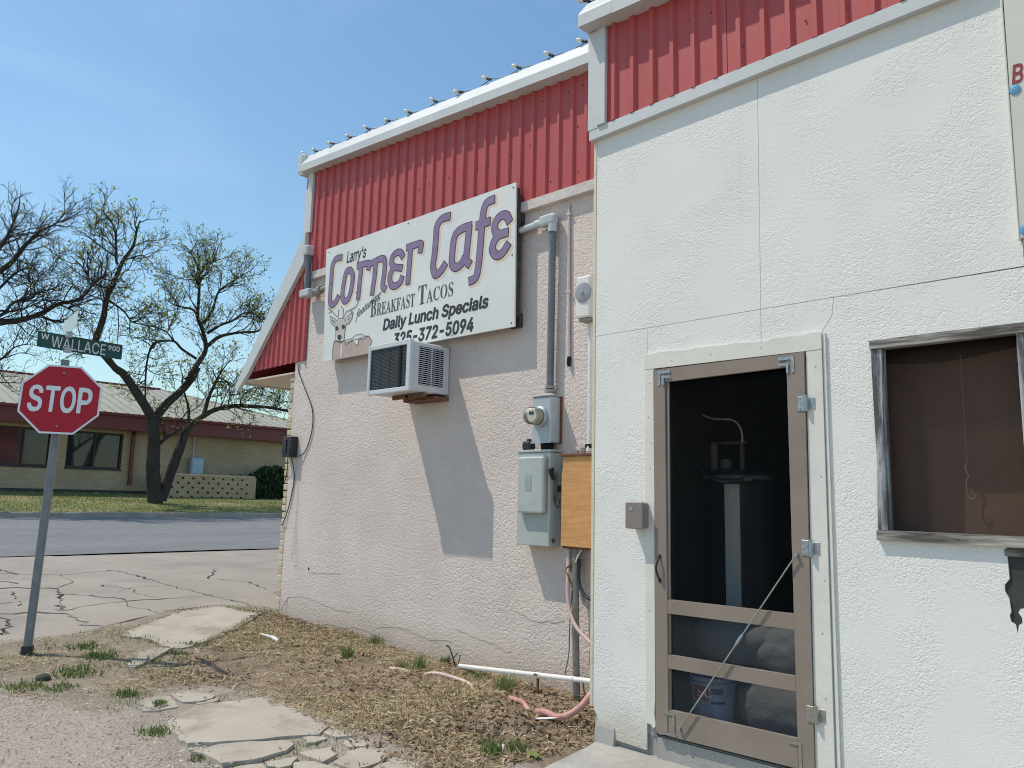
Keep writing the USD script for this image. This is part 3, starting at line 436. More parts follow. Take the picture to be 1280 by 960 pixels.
dirt_poly = Polygon([(-8.05, 4.9), (-7.95, 4.55), (-7.45, 3.95), (-6.95, 3.35), (-6.2, 2.75), (-5.9, 2.62), (-5.5, 2.85), (-5.1, 3.1), (-4.4, 3.06), (-4.0, 2.98), (-3.55, 2.92), (-3.2, 2.9), (-2.9, 3.0), (-2.9, 4.9)])
gravel_poly = Polygon([(-6.35, 1.6), (-6.05, 1.95), (-5.6, 2.12), (-5.25, 2.1), (-4.75, 2.02), (-4.3, 1.95), (-3.9, 1.9), (-3.4, 2.1), (-2.4, 2.6), (4, 3.3), (4, -9), (-14, -9), (-14, -2), (-8.2, 1.0)])
verge_poly = Polygon([(-8.1, 1.5), (-7.85, 2.1), (-7.9, 2.7), (-8.3, 3.3), (-8.6, 3.9), (-8.7, 4.5), (-8.0, 4.6), (-7.2, 3.6), (-6.4, 2.8), (-5.7, 2.5), (-5.5, 2.1), (-6.2, 1.75), (-6.9, 1.45)])
def soft(poly, x, y, w=0.12):
    """1 inside the polygon, 0 outside, with a ragged edge."""
    jx = x + (n2(x, y, 3.1, 11) - .5) * .55; jy = y + (n2(x, y, 3.1, 12) - .5) * .55
    out = 0
    for d in (-1, 0, 1):
        out = out + contains_xy(poly.buffer(d * w * .5), jx.ravel(), jy.ravel()).reshape(x.shape).astype(float) / 3
    return out
near = (GX > -12) & (GX < 5) & (GY > -9) & (GY < 6)
zg, zd, zv = (np.where(near, soft(p, GX, GY), 0) for p in (gravel_poly, dirt_poly, verge_poly))
def ground_h(x, y):
    x, y = np.asarray(x, float), np.asarray(y, float)
    z = grade(x)
    nr = np.clip((x + 9.6) / 1.0, 0, 1)
    z = z + nr * ((n2(x, y, 1.3, 21) - .5) * .05 + (n2(x, y, 7, 22) - .5) * .022)
    d = contains_xy(dirt_poly.buffer(-.08), x.ravel(), y.ravel()).reshape(x.shape)
    z = z + np.where(d, (n2(x, y, 2.2, 23) - .42) * .07 + (n2(x, y, 14, 24) - .5) * .035, 0)
    z = z + .10 * np.exp(-(((x + 3.45) / .16) ** 2 + ((y - 3.72) / .13) ** 2))      # clod of dug soil by the hose
    z = z - np.clip((x + 2.95) / .2, 0, 1) * .12 * (y > 2.8) - np.where((x < -9.6), 0.03, 0) - np.where(contains_xy(APRON_IN, x.ravel(), y.ravel()).reshape(x.shape), .05, 0)
    return z
def ground_all(x, y):
    z = ground_h(x, y)
    return np.where(x < -23.9, lawn_z(x) - .04, np.where(x < -14.0, grade(x) - .08, z))
GZ = ground_all(GX, GY)
ni, nj = GX.shape
idx = np.arange(ni * nj).reshape(ni, nj)
q = np.stack([idx[:-1, :-1], idx[1:, :-1], idx[1:, 1:], idx[:-1, 1:]], -1).reshape(-1, 4)
gm = usdkit.mesh(stage, '/World/ground', trimesh.Trimesh(np.c_[GX.ravel(), GY.ravel(), GZ.ravel()], np.vstack([q[:, [0, 1, 2]], q[:, [0, 2, 3]]]), process=False), None, smooth=True)
tag(gm.GetPrim(), kind='structure')
UsdGeom.PrimvarsAPI(gm).CreatePrimvar('zone', Sdf.ValueTypeNames.Color3fArray, 'vertex').Set(Vt.Vec3fArray.FromNumpy(np.stack([zg, zd, zv], -1).reshape(-1, 3).astype(np.float32)))
gmat = usdkit.material(stage, '/World/Looks/ground_look', {
    'g': ('geometry', {}), 'at': ('attribute', {'attribute': 'zone'}), 'sp': ('separate_color', {}),
    'n1': ('noise_texture', {'scale': 2.2, 'detail': 7.0, 'roughness': .7}), 'base': ('rgb_ramp', {'ramp': [(.3, (.235, .20, .165)), (.5, (.30, .26, .22)), (.7, (.35, .31, .27))]}),
    'n2': ('noise_texture', {'scale': 48.0, 'detail': 5.0, 'roughness': .75}), 'gr': ('rgb_ramp', {'ramp': [(.25, (.21, .17, .135)), (.5, (.345, .295, .25)), (.75, (.47, .42, .37))]}),
    'n3': ('noise_texture', {'scale': 5.0, 'detail': 8.0, 'roughness': .75}), 'dr': ('rgb_ramp', {'ramp': [(.3, (.12, .09, .063)), (.5, (.21, .16, .115)), (.7, (.33, .265, .19))]}),
    'n4': ('noise_texture', {'scale': 9.0, 'detail': 8.0, 'roughness': .75}), 'vr': ('rgb_ramp', {'ramp': [(.3, (.12, .10, .055)), (.5, (.22, .18, .12)), (.7, (.31, .26, .20))]}),
    'm1': ('mix', {}), 'm2': ('mix', {}), 'm3': ('mix', {}), 'vf': ('math', {'math_type': 'multiply', 'value2': .7}),
    'fn': ('noise_texture', {'scale': 130.0, 'detail': 3.0}), 'fr': ('rgb_ramp', {'ramp': [(.3, (.72,) * 3), (.7, (1.25,) * 3)]}), 'fm': ('mix', {'mix_type': 'multiply', 'fac': 1.0}),
    'b1': ('bump', {'strength': .6, 'distance': .012}), 'b2': ('bump', {'strength': .5, 'distance': .02}),
    'p': ('principled_bsdf', {'roughness': .95, 'specular_ior_level': .15})},
    [('at.color', 'sp.color')] + [('g.position', f'{k}.vector') for k in ('n1', 'n2', 'n3', 'n4', 'fn')] +
    [('n1.fac', 'base.fac'), ('n2.fac', 'gr.fac'), ('n3.fac', 'dr.fac'), ('n4.fac', 'vr.fac'), ('sp.r', 'm1.fac'), ('base.color', 'm1.color1'), ('gr.color', 'm1.color2'),
     ('sp.b', 'vf.value1'), ('vf.value', 'm2.fac'), ('m1.color', 'm2.color1'), ('vr.color', 'm2.color2'), ('sp.g', 'm3.fac'), ('m2.color', 'm3.color1'), ('dr.color', 'm3.color2'),
     ('fn.fac', 'fr.fac'), ('m3.color', 'fm.color1'), ('fr.color', 'fm.color2'), ('fm.color', 'p.base_color'), ('n2.fac', 'b1.height'), ('n3.fac', 'b2.height'), ('b1.normal', 'b2.normal'), ('b2.normal', 'p.normal')], surface='p.BSDF')
UsdShade.MaterialBindingAPI.Apply(gm.GetPrim()).Bind(gmat)

def sheet(x0, x1, y0, y1, zf, nx=12, ny=24, wob=None):
    xs, ys = np.linspace(x0, x1, nx), np.linspace(y0, y1, ny)
    X, Y = np.meshgrid(xs, ys, indexing='ij')
    i = np.arange(nx * ny).reshape(nx, ny)
    f = np.stack([i[:-1, :-1], i[1:, :-1], i[1:, 1:], i[:-1, 1:]], -1).reshape(-1, 4)
    if wob:
        X[-1] += wob * (n2(ys, ys * 0, .9, 5) - .5)
    return trimesh.Trimesh(np.c_[X.ravel(), Y.ravel(), zf(X, Y).ravel()], np.vstack([f[:, [0, 1, 2]], f[:, [0, 2, 3]]]), process=False)

road = usdkit.mesh(stage, '/World/road', sheet(-23.62, -14.45, -120, 160, lambda x, y: grade(x) + .012, 8, 300, .25), M['road'], smooth=True)
tag(road.GetPrim(), kind='structure')
kerbm = bx(-23.9, -23.6, -120, 160, .40, .80, .025)
kp = usdkit.mesh(stage, '/World/kerb', kerbm, M['kerb'])
tag(kp.GetPrim(), kind='structure')
sheet_lawn = sheet(-60, -23.88, -80, 120, lambda x, y: lawn_z(x) + np.where((x < -24) & (x > -31), (n2(x, y, .7, 31) - .5) * .07, -.01), 120, 160)
lp = usdkit.mesh(stage, '/World/lawn', sheet_lawn, M['lawn'], smooth=True)
tag(lp.GetPrim(), kind='structure')

# ---- cracked concrete apron between the building and the street, broken along its cracks
apron_outline = unary_union([APRON, APRON])
CR = [[(-14.6, 4.3), (-13.4, 4.5), (-12.2, 4.54), (-12.21, 4.76), (-12.21, 5.22), (-12.08, 5.93), (-12.0, 7.5), (-11.9, 12), (-12, 41)],
      [(-12.2, 4.54), (-11.54, 4.58), (-10.66, 4.58), (-10.09, 4.6), (-9.56, 4.66), (-8.5, 4.75), (-8.0, 4.9)],
      [(-12.56, -1.0), (-12.56, 3.16), (-12.36, 3.29), (-12.02, 3.74), (-12.3, 4.59)],
      [(-11.5, -1), (-11.15, 2.82), (-10.88, 3.37), (-10.36, 3.27), (-10.13, 3.49), (-10.15, 3.81), (-10.45, 4.05), (-10.57, 4.4), (-10.5, 4.6)],
      [(-12.5, 2.0), (-11.2, 2.6), (-10.81, 2.85), (-9.59, 2.68), (-9.25, 2.96), (-9.54, 3.45), (-9.5, 4.1), (-9.56, 4.7)],
      [(-9.7, -2), (-9.4, 1.5), (-9.29, 2.75), (-8.8, 2.95), (-8.35, 2.84), (-7.9, 3.17)],
      [(-9.5, 2.0), (-9.0, 1.9), (-8.35, 2.15), (-7.8, 2.42)], [(-14.6, 1.4), (-13.2, 1.8), (-12.5, 2.0), (-11.3, 1.5), (-9.4, 1.0), (-8, .9)],
      [(-12.1, 6.0), (-10.9, 5.3), (-10.4, 5.6), (-9, 5.4), (-8, 5.6)], [(-14.6, -2), (-12.5, -1), (-9.6, -1.4)], [(-10.36, 3.27), (-9.9, 3.1), (-9.25, 2.96)], [(-12.56, 2.3), (-11.8, 2.1), (-11.2, 2.45)], [(-10.0, 2.75), (-9.9, 2.2), (-10.3, 1.6)], [(-10.13, 3.49), (-9.7, 3.7), (-9.2, 3.6), (-8.7, 3.7)], [(-11.3, 3.1), (-11.9, 2.9), (-12.5, 2.95)], [(-10.9, 3.9), (-10.45, 4.05), (-9.9, 4.0), (-9.5, 4.1)], [(-9.4, 2.3), (-8.8, 2.35), (-8.3, 2.2)], [(-14.6, 3.0), (-13.6, 2.9), (-12.9, 3.2), (-12.3, 3.3)], [(-12.02, 3.74), (-11.3, 3.7), (-10.88, 3.37)]]
def jag(L, s=.10, amp=.035, seed=0):
    r = np.random.default_rng(seed); ls = LineString(L); n = max(2, int(ls.length / s))
    if ls.length > 15:
        return ls
    P = [np.array(ls.interpolate(i / n, True).coords[0]) for i in range(n + 1)]
    return LineString([P[0]] + [p + r.normal(0, amp, 2) * .7 for p in P[1:-1]] + [P[-1]])
def crack_shape(L, seed):
    """A crack that opens and closes along its length."""
    ls = jag(L, seed=seed)
    if ls.length > 15: return ls.buffer(.008)
    r = np.random.default_rng(seed + 900); c = list(ls.coords); w = np.abs(np.convolve(r.normal(0, 1, len(c) + 4), np.ones(5) / 2.2, 'valid'))
    return unary_union([LineString(c[i:i + 2]).buffer(.0035 + .011 * float(w[i]), 2) for i in range(len(c) - 1)])
cracks = unary_union([crack_shape(L, 40 + i) for i, L in enumerate(CR)])
apron = '/World/apron'
ax_ = UsdGeom.Xform.Define(stage, apron); tag(ax_.GetPrim(), kind='structure'); LOC[apron] = np.zeros(3)
pieces = sorted(polys(apron_outline.difference(cracks).simplify(.004)), key=lambda p: -p.area)
for i, pc in enumerate(pieces):
    if pc.area < .004:
        continue
    m = trimesh.creation.extrude_polygon(pc, .09, engine='earcut')
    m = trimesh.Trimesh(*trimesh.remesh.subdivide_to_size(m.vertices, m.faces, 3.0), process=False) if pc.area > 3 else m
    r = np.random.default_rng(100 + i)
    v = m.vertices.copy()
    v[:, 2] += grade(v[:, 0]) - .09 + r.uniform(-.005, .006)
    part(apron, 'concrete_slab', trimesh.Trimesh(v, m.faces, process=False), M['apron'])

# ---- broken path of old concrete from the verge to the door slab
path_ = '/World/broken_path'
px_ = UsdGeom.Xform.Define(stage, path_); tag(px_.GetPrim(), kind='structure'); LOC[path_] = np.zeros(3)
for i, P in enumerate(SLABS):
    r = np.random.default_rng(200 + i)
    ring = LineString(P + [P[0]]); n = max(10, int(ring.length / .07))
    Q = [np.array(ring.interpolate(k / n, True).coords[0]) + r.normal(0, .011, 2) for k in range(n)]
    pg = Polygon(Q).buffer(0)
    lo = trimesh.creation.extrude_polygon(polys(pg)[0], .075, engine='earcut')
    v = lo.vertices.copy()
    c = v.mean(0); tx_, ty_ = r.normal(0, .012, 2)
    top = v[:, 2] > .04
    v[:, :2] += np.where(top[:, None], (c[:2] - v[:, :2]) * .004, 0)
    v[:, 2] += float(ground_h(np.array([c[0]]), np.array([c[1]]))[0]) + (grade(v[:, 0]) - grade(c[0])) - .075 + .012 + r.uniform(0, .008) + (v[:, 0] - c[0]) * tx_ + (v[:, 1] - c[1]) * ty_
    part(path_, 'slab', trimesh.Trimesh(v, lo.faces, process=False), M['slab'])

# ---- concrete slab in front of the door
r = np.random.default_rng(9)
edge = [(-2.86, 3.2), (-2.9, 3.38), (-2.93, 3.6), (-2.96, 3.78), (-2.99, 3.90), (-3.02, 4.02)]
ds = Polygon(edge + [(3, 4.02), (3, 2.9), (-2.4, 2.9), (-2.75, 3.0)])
m = floorpoly(ds, .012, .14)
dp = usdkit.mesh(stage, '/World/door_slab', m, M['concrete'])
tag(dp.GetPrim(), kind='structure')

# ================================================================ CAFE BUILDING (pink stucco side wall)
YP = 4.75
cafe = thing('cafe_building', 'pink stucco building with red metal parapet along its side and sloped red street canopy', 'building', (-8.0, YP, 0))
wall = wallpoly(sbox(-8.03, -.3, -3.0, 5.0), YP, .2)
part(cafe, 'wall', wall, M['pink'])
part(cafe, 'wall', [bx(-8.03, -7.83, YP + .2, 14, -.3, 5.0), bx(-8.03, 2.0, 13.8, 14, -.3, 4.6)], M['pink'])
part(cafe, 'roof', bx(-7.83, 2.0, YP + .2, 13.8, 4.35, 4.45), M['roofing'])
# rough trim band under the red sheets
part(cafe, 'trim_band', prism_x([(YP - .055, 0), (YP - .055, .085), (YP, .085), (YP, 0)], -7.86, -3.03, 3.84, 3.84), M['woodtrim'])
def capz(x): return 4.87 - .068 * (x + 3.7)
def rib_sheet(x0, x1, zb, ztop, yf, pitch=.1463, depth=.021, first=None):
    """A ribbed steel sheet between x0 and x1: flat pans with narrow raised ribs."""
    xs = []; first = x0 if first is None else first
    k0 = math.floor((x0 - first) / pitch) - 1
    P = [(x0, 0.0)]
    k = k0
    while True:
        c = first + k * pitch
        if c > x1 + .03: break
        for dx, d in ((-.024, 0), (-.013, depth), (.013, depth), (.024, 0)):
            if x0 + .001 < c + dx < x1 - .001: P.append((c + dx, d))
        k += 1
    P.append((x1, 0.0))
    V = []; F = []
    for x, d in P:
        zl = zb(x) if callable(zb) else zb
        V += [(x, yf - d, zl), (x, yf - d, ztop(x)), (x, yf - d + .004, ztop(x)), (x, yf - d + .004, zl)]
    for i in range(len(P) - 1):
        a, b_ = 4 * i, 4 * i + 4
        for s, t in ((0, 1), (1, 2), (2, 3), (3, 0)):
            F += [(a + s, b_ + s, b_ + t), (a + s, b_ + t, a + t)]
    n = 4 * (len(P) - 1)
    F += [(0, 1, 2), (0, 2, 3), (n, n + 2, n + 1), (n, n + 3, n + 2)]
    return fixed(trimesh.Trimesh(np.array(V), np.array(F), process=False))
def screws(x0, x1, rows, yf, pitch, first, seed):
    r = np.random.default_rng(seed); out = []
    for z in rows:
        x = x0 + r.uniform(0, .2)
        while x < x1:
            out.append(lathe([(0, 0), (.0062, 0), (.0062, .004), (0, .006)], (x, yf, z + r.normal(0, .012)), (0, -1, 0), 6)); x += r.choice([2, 3, 4, 5]) * pitch * .5
    return out
W_ = .1463 * 6
x = -7.80; k = 0
while x < -3.06:
    x1 = min(x + W_, -3.03)
    sh = part(cafe, 'metal_sheet', rib_sheet(x, x1 - .002, 3.90, lambda t: capz(t) + .01, YP - .028 + (.003 if k % 2 else 0), first=-7.267), M['redmetal'])
    part(sh, 'screw', screws(x + .04, x1 - .04, (4.04, 4.42, 4.78), YP - .029, .1463, 0, 300 + k), M['screwhead'])
    x = x1; k += 1
prof = [(4.60, 0), (4.60, .085), (4.615, .105), (4.70, .235), (4.72, .25), (5.02, .25), (5.02, 0.0), (4.735, 0.0)]
for x0, x1 in ((-7.93, -5.0), (-4.998, -3.0)):
    part(cafe, 'parapet_cap', prism_x([(y, z) for y, z in prof], x0, x1, capz(x0), capz(x1)), M['capmetal'])
part(cafe, 'parapet_cap', bx(-8.07, -7.93, 4.62, 14, capz(-8) - .005, capz(-8) + .25, .03), M['capmetal'])
part(cafe, 'corner_trim', [bx(-7.89, -7.80, YP - .06, YP - .03, 4.42, capz(-7.8) + .02), bx(-7.905, -7.8905, YP - .055, YP + .1, 4.42, capz(-7.8) + .018)], M['capmetal'])
part(cafe, 'metal_sheet', bx(-7.885, -7.80, YP - .024, YP - .001, 3.90, 4.42), M['redmetal'])
part(cafe, 'front_sheet', bx(-8.06, -8.032, YP + .02, 14, 4.3, capz(-8)), M['redmetal'])
# sloped canopy over the street front
zc = lambda x: 4.36 + (x + 7.9) * (4.36 - 2.78) / (9.23 - 7.9)      # underside line of the rake
tri = Polygon([(-7.84, 4.10), (-7.84, 2.93), (-8.985, 2.885), (-8.95, 2.93)])
tri_m = rib_sheet(-8.985, -7.80, 0.0, lambda t: 1.0, 0, pitch=.115)
V = tri_m.vertices.copy()
zlow = lambda x: 2.917 + (x + 7.80) * .02
zhigh = lambda x: np.maximum(4.13 + (x + 7.80) * 1.03, zlow(x) + .004)
hi_ = V[:, 2] > .5
V[:, 1] += YP - .012
V[:, 2] = np.where(hi_, zhigh(V[:, 0]), zlow(V[:, 0]))
part(cafe, 'canopy_side', trimesh.Trimesh(V, tri_m.faces, process=False), M['redmetal'])
rake = Polygon([(-7.865, 4.43), (-9.315, 2.72), (-9.235, 2.665), (-9.205, 2.70), (-8.985, 2.885), (-7.865, 4.06)])
part(cafe, 'rake_trim', wallpoly(rake, YP - .075, .05), M['capmetal'])
part(cafe, 'canopy_roof', fixed(trimesh.Trimesh(*(lambda a: (a.vertices[:, [0, 2, 1]] * [1, 1, 1], a.faces))(trimesh.creation.extrude_polygon(Polygon([(-8.03, 4.36), (-9.29, 2.90), (-9.29, 2.85), (-8.03, 4.30)]), 9.0, engine='earcut')), process=False).apply_translation([0, YP - .02, 0])), M['redmetal'])
part(cafe, 'soffit', bx(-9.24, -8.03, YP - .02, YP + 9, 2.78, 2.80), M['soffit'])
part(cafe, 'fascia', bx(-9.30, -9.245, YP - .02, YP + 9, 2.765, 2.845), M['capmetal'])
# cream brick facing on the street front; the brick ends show along the corner
br = part(cafe, 'brick_facing', bx(-8.10, -8.031, YP + .225, 14, -.1, 2.84), M['mortar'])
r = np.random.default_rng(5)
for k in range(36):
    z0 = .06 + k * .0775
    if z0 + .07 > 2.84: break
    d = r.uniform(0, .012); h = r.uniform(.060, .068)
    part(br, 'brick', bx(-8.112 - d, -8.034, YP - .002 + r.uniform(-.006, .006), YP + .22, z0, z0 + h, .006), M['tanbrick'])
m = []
for k in range(36):
    for j in range(40):
        y0 = YP + .235 + j * .225 + (.11 if k % 2 else 0); z0 = .06 + k * .0775
        if z0 + .07 < 2.84: m.append(bx(-8.116, -8.099, y0, y0 + .21, z0, z0 + .066))
part(br, 'bricks', m, M['tanbrick'], kind='stuff')
for L in ([(-8.0, .14), (-7.873, .282), (-7.588, .326), (-7.3, .31), (-7.05, .275), (-6.7, .26)], [(-5.15, .30), (-4.9, .255), (-4.72, .235), (-4.5, .19)], [(-6.3, .17), (-5.9, .21), (-5.55, .17), (-5.2, .185)], [(-7.3, .12), (-6.9, .10), (-6.5, .13), (-6.1, .075)], [(-7.9, .12), (-7.87, .30)], [(-4.45, .52), (-4.2, .47), (-3.95, .50)], [(-6.9, .62), (-7.25, .60), (-7.5, .585)]):
    P = spline([(a, YP - .0005, b_) for a, b_ in L], 6); P[:, 2] += rng.normal(0, .006, len(P))
    part(cafe, 'wall_crack', tube(P, .0026, 4), M['woodtrim_dark'])
part(cafe, 'wall_hole', lathe([(0, 0), (.016, 0), (.014, .0015), (0, .002)], (-7.496, YP - .001, .626), (0, -1, 0), 9), M['dark'])
# street door and two windows of the front, out of the picture but present
part(cafe, 'front_window', bx(-8.14, -8.095, 6.2, 8.2, .95, 2.1), M['darkglass'])
part(cafe, 'front_window', bx(-8.14, -8.095, 10.4, 12.4, .95, 2.1), M['darkglass'])
part(cafe, 'front_door', bx(-8.14, -8.095, 8.8, 9.8, .1, 2.2), M['darkmetal'])

# ================================================================ WHITE ANNEX
YW = 3.906
annex = thing('white_annex', 'white textured stucco building part with screen door opening and red metal parapet', 'building', (0, YW, 0))
XA0, XA1 = -3.02, 2.6
door_open = sbox(-2.575, .13, -1.655, 2.19)
win_open = sbox(-1.325, 1.27, -.74, 2.185); win_open2 = sbox(-.695, 1.27, .0, 2.185)
hole = Polygon([(-.83, 1.25), (-.826, 1.12), (-.845, 1.095), (-.846, 1.07), (-.832, 1.04), (-.828, .985), (-.835, .97), (-.83, .945), (-.815, .935), (-.81, .90), (-.803, .935), (-.79, .945), (-.79, .965), (-.802, .985), (-.795, 1.0), (-.76, 1.01), (-.70, 1.0), (-.5, 1.03), (-.3, 1.01), (-.28, 1.25)])
core = sbox(XA0 + .002, .12, XA1, 4.45).difference(unary_union([door_open, win_open, win_open2]))
part(annex, 'wall', wallpoly(core, YW + .016, .13), M['sheathing'])
ret = part(annex, 'wall', bx(XA0 + .002, XA0 + .14, YW + .147, YP - .002, .05, 4.45), M['white'])
part(annex, 'wall', [bx(XA1 - .14, XA1, YW + .147, 12, -.1, 4.4), bx(XA0 + .002, XA1, 12, 12.2, -.1, 4.3)], M['white'])
part(annex, 'roof', bx(XA0 + .01, XA1, YW + .15, 12, 4.25, 4.33), M['roofing'])
part(annex, 'foundation', [bx(XA0 + .06, XA1, YW + .022, YW + .147, -.25, .12), bx(-2.57, -1.66, YW - .002, YW + .022, -.2, .125), fixed(prism_x([(YW - .03, -.1), (YW - .005, .10), (YW + .03, .20), (YW + .03, -.1)], -3.0, -2.86))], M['concrete'])
g_ = .0013
seamz = lambda x: 2.44 + (x + 3.018) * .0056
trimz = lambda x: 3.75 + (x + 3.06) * .0225
def panel(P): return Polygon(P).buffer(-g_, join_style=2)
XP = -.69
panels = [[(XA0, seamz(XA0)), (-1.905, seamz(-1.905)), (-1.893, trimz(-1.9) + .03), (XA0 - .0, trimz(XA0) + .03)],
          [(-1.905, seamz(-1.905)), (XP, seamz(XP)), (XP, trimz(XP) + .03), (-1.893, trimz(-1.9) + .03)],
          [(XP, seamz(XP)), (XA1, seamz(XP)), (XA1, trimz(XP) + .03), (XP, trimz(XP) + .03)],
          [(XA0, .215), (-3.01, .18), (-2.962, .115), (-2.935, .112), (-2.92, .058), (-2.895, .045), (-2.78, .042), (-2.64, .036), (-2.636, .25), (-2.632, seamz(-2.63)), (XA0, seamz(XA0))],
          [(-2.632, 2.2), (-1.908, 2.2), (-1.905, seamz(-1.9)), (-2.632, seamz(-2.63))],
          [(-1.908, 2.2), (-1.58, 2.2), (-1.577, 2.282), (-1.545, 2.33), (-1.527, 2.353), (-1.514, seamz(-1.51)), (-1.905, seamz(-1.9))],
          [(-1.60, .03), (XA1, .03), (XA1, seamz(XP)), (-1.514, seamz(-1.51)), (-1.527, 2.353), (-1.545, 2.33), (-1.577, 2.282), (-1.583, 2.0)]]
cut = unary_union([door_open.buffer(.02), win_open, win_open2, hole])
for P in panels:
    pg = panel(P).difference(cut)
    part(annex, 'stucco_panel', wallpoly(pg, YW, .014), M['white'])
part(annex, 'edge_strip', bx(XA0 - .024, XA0 - .001, YW - .004, YW + .02, .20, trimz(XA0), .003), M['pale'])
# red parapet sheets, trim board, corner trim, cap
def trimtop(x): return trimz(x) + .078
def capw(x): return 4.515 - .055 * (x + 3.07)
x = -2.94; k = 0
while x < 2.2:
    x1 = x + W_
    sh = part(annex, 'metal_sheet', rib_sheet(x, x1 - .002, lambda t: trimz(t) + .0765, lambda t: capw(t) + .01, YW - .026 + (.003 if k % 2 else 0), first=-2.861), M['redmetal'])
    part(sh, 'screw', screws(x + .03, x1 - .03, (3.95 + .0225 * (x + 3.06), 4.28), YW - .027, .1463, 0, 330 + k), M['screwhead'])
    x = x1; k += 1
part(annex, 'trim_board', prism_x([(YW - .042, 0), (YW - .042, .074), (YW - .038, .076), (YW - .002, .076), (YW - .002, 0)], -3.055, XA1, trimz(-3.055), trimz(XA1)), M['capmetal'])
profw = [(3.76, 0), (3.76, .085), (3.775, .11), (3.86, .22), (3.88, .235), (4.2, .235), (4.2, 0), (3.90, 0)]
for x0, x1 in ((-3.075, -2.80), (-2.798, XA1)):
    part(annex, 'parapet_cap', prism_x(profw, x0, x1, capw(x0) + (.004 if x0 < -3 else 0), capw(x1) + (.004 if x0 < -3 else 0)), M['capmetal'])
part(annex, 'corner_trim', [bx(-3.065, -2.985, YW - .045, YW - .032, 3.82, capw(-3) - .002), bx(-2.9845, -2.92, YW - .056, YW - .027, 3.83, capw(-3) - .002), bx(-3.0665, -3.052, YW - .0315, YW + .3, 3.82, capw(-3) - .004)], M['capmetal'])
# dark room behind the door and the window
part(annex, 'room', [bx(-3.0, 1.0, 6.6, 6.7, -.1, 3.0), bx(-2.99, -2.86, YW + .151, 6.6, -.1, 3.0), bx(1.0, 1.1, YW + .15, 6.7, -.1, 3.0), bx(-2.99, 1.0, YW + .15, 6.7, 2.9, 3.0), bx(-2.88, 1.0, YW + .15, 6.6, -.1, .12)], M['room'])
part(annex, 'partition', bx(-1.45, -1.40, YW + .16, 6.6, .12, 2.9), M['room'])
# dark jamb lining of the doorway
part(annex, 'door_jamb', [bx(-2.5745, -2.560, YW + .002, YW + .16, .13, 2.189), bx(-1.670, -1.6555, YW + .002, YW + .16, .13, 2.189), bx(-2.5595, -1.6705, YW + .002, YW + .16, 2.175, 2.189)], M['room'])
# door casing
jr = np.random.default_rng(12)
top = [(-2.64, 2.186), (-1.577, 2.186)] + [(xx_, 2.277 + jr.uniform(-.006, .003) - (.012 if -2.0 < xx_ < -1.86 else 0)) for xx_ in np.linspace(-1.577, -2.64, 26)]
part(annex, 'door_casing', wallpoly(Polygon(top), YW - .020, .019), M['casing'])
part(annex, 'door_casing', wallpoly(Polygon([(-2.636, 2.183), (-2.573, 2.183), (-2.573, 1.2), (-2.572, .32), (-2.578, .25), (-2.57, .2), (-2.571, .178), (-2.585, .17), (-2.6, .185), (-2.633, .19)]), YW - .020, .019), M['casing'])
part(annex, 'door_casing', wallpoly(Polygon([(-1.657, 2.183), (-1.577, 2.183), (-1.584, .03), (-1.675, .03)]), YW - .020, .019), M['casing'])
part(annex, 'casing_edge', bx(-1.574, -1.560, YW - .012, YW - .001, .03, 2.27), M['casing'])
nails = [lathe([(0, 0), (.003, 0), (.003, .0015), (0, .002)], (x_, YW - .0205, z_), (0, -1, 0), 6) for x_, z_ in ((-2.6, 2.1), (-2.61, 1.9), (-2.6, 1.6), (-2.595, 1.75), (-2.6, 1.2), (-2.61, .8), (-1.61, 2.1), (-1.60, 1.55), (-1.62, 1.9), (-1.60, 1.05), (-1.62, .8), (-1.615, .5), (-2.2, 2.23), (-1.9, 2.235), (-2.45, 2.22))]
part(annex, 'nail', nails, M['dullzinc'])
# window frames of weathered wood
win = part(annex, 'window', bx(-1.322, -.745, YW + .105, YW + .115, 1.275, 2.18), M['screen2'])
fy = YW - .012
part(win, 'frame', wallpoly(Polygon([(-1.345, 2.158), (.1, 2.165), (.1, 2.206), (-.5, 2.202), (-1.0, 2.204), (-1.345, 2.199)]), fy - .008, .06), M['oldwoodx'])
part(win, 'frame', wallpoly(Polygon([(-1.342, 2.156), (-1.293, 2.156), (-1.30, 1.8), (-1.301, 1.302), (-1.345, 1.302), (-1.335, 1.6), (-1.340, 1.9)]), fy, .06), M['oldwoodz'])
part(win, 'frame', wallpoly(Polygon([(-1.348, 1.255), (.1, 1.250), (.1, 1.292), (-1.348, 1.300)]), fy - .012, .07), M['oldwoodx'])
part(win, 'frame', bx(-.738, -.692, fy, fy + .06, 1.294, 2.156, .004), M['oldwoodz'])
xs = np.linspace(-1.36, -.70, 40); zs = np.linspace(1.22, 2.12, 24)
X, Z = np.meshgrid(xs, zs, indexing='ij')
Yc = YW + .19 + .010 * np.sin(X * 9 + Z * 2.2) + .015 * n2(X, Z, 3, 71) + .02 * np.exp(-((X + 1.28 + .06 * np.sin(Z * 3)) / .05) ** 2)
Z = Z + .02 * np.sin(X * 7) * (Z > 2.05)
i = np.arange(X.size).reshape(X.shape); f4 = np.stack([i[:-1, :-1], i[1:, :-1], i[1:, 1:], i[:-1, 1:]], -1).reshape(-1, 4)
part(win, 'curtain', trimesh.Trimesh(np.c_[X.ravel(), Yc.ravel(), Z.ravel()], np.vstack([f4[:, [0, 1, 2]], f4[:, [0, 2, 3]]]), process=False), M['curtain'], smooth=True)
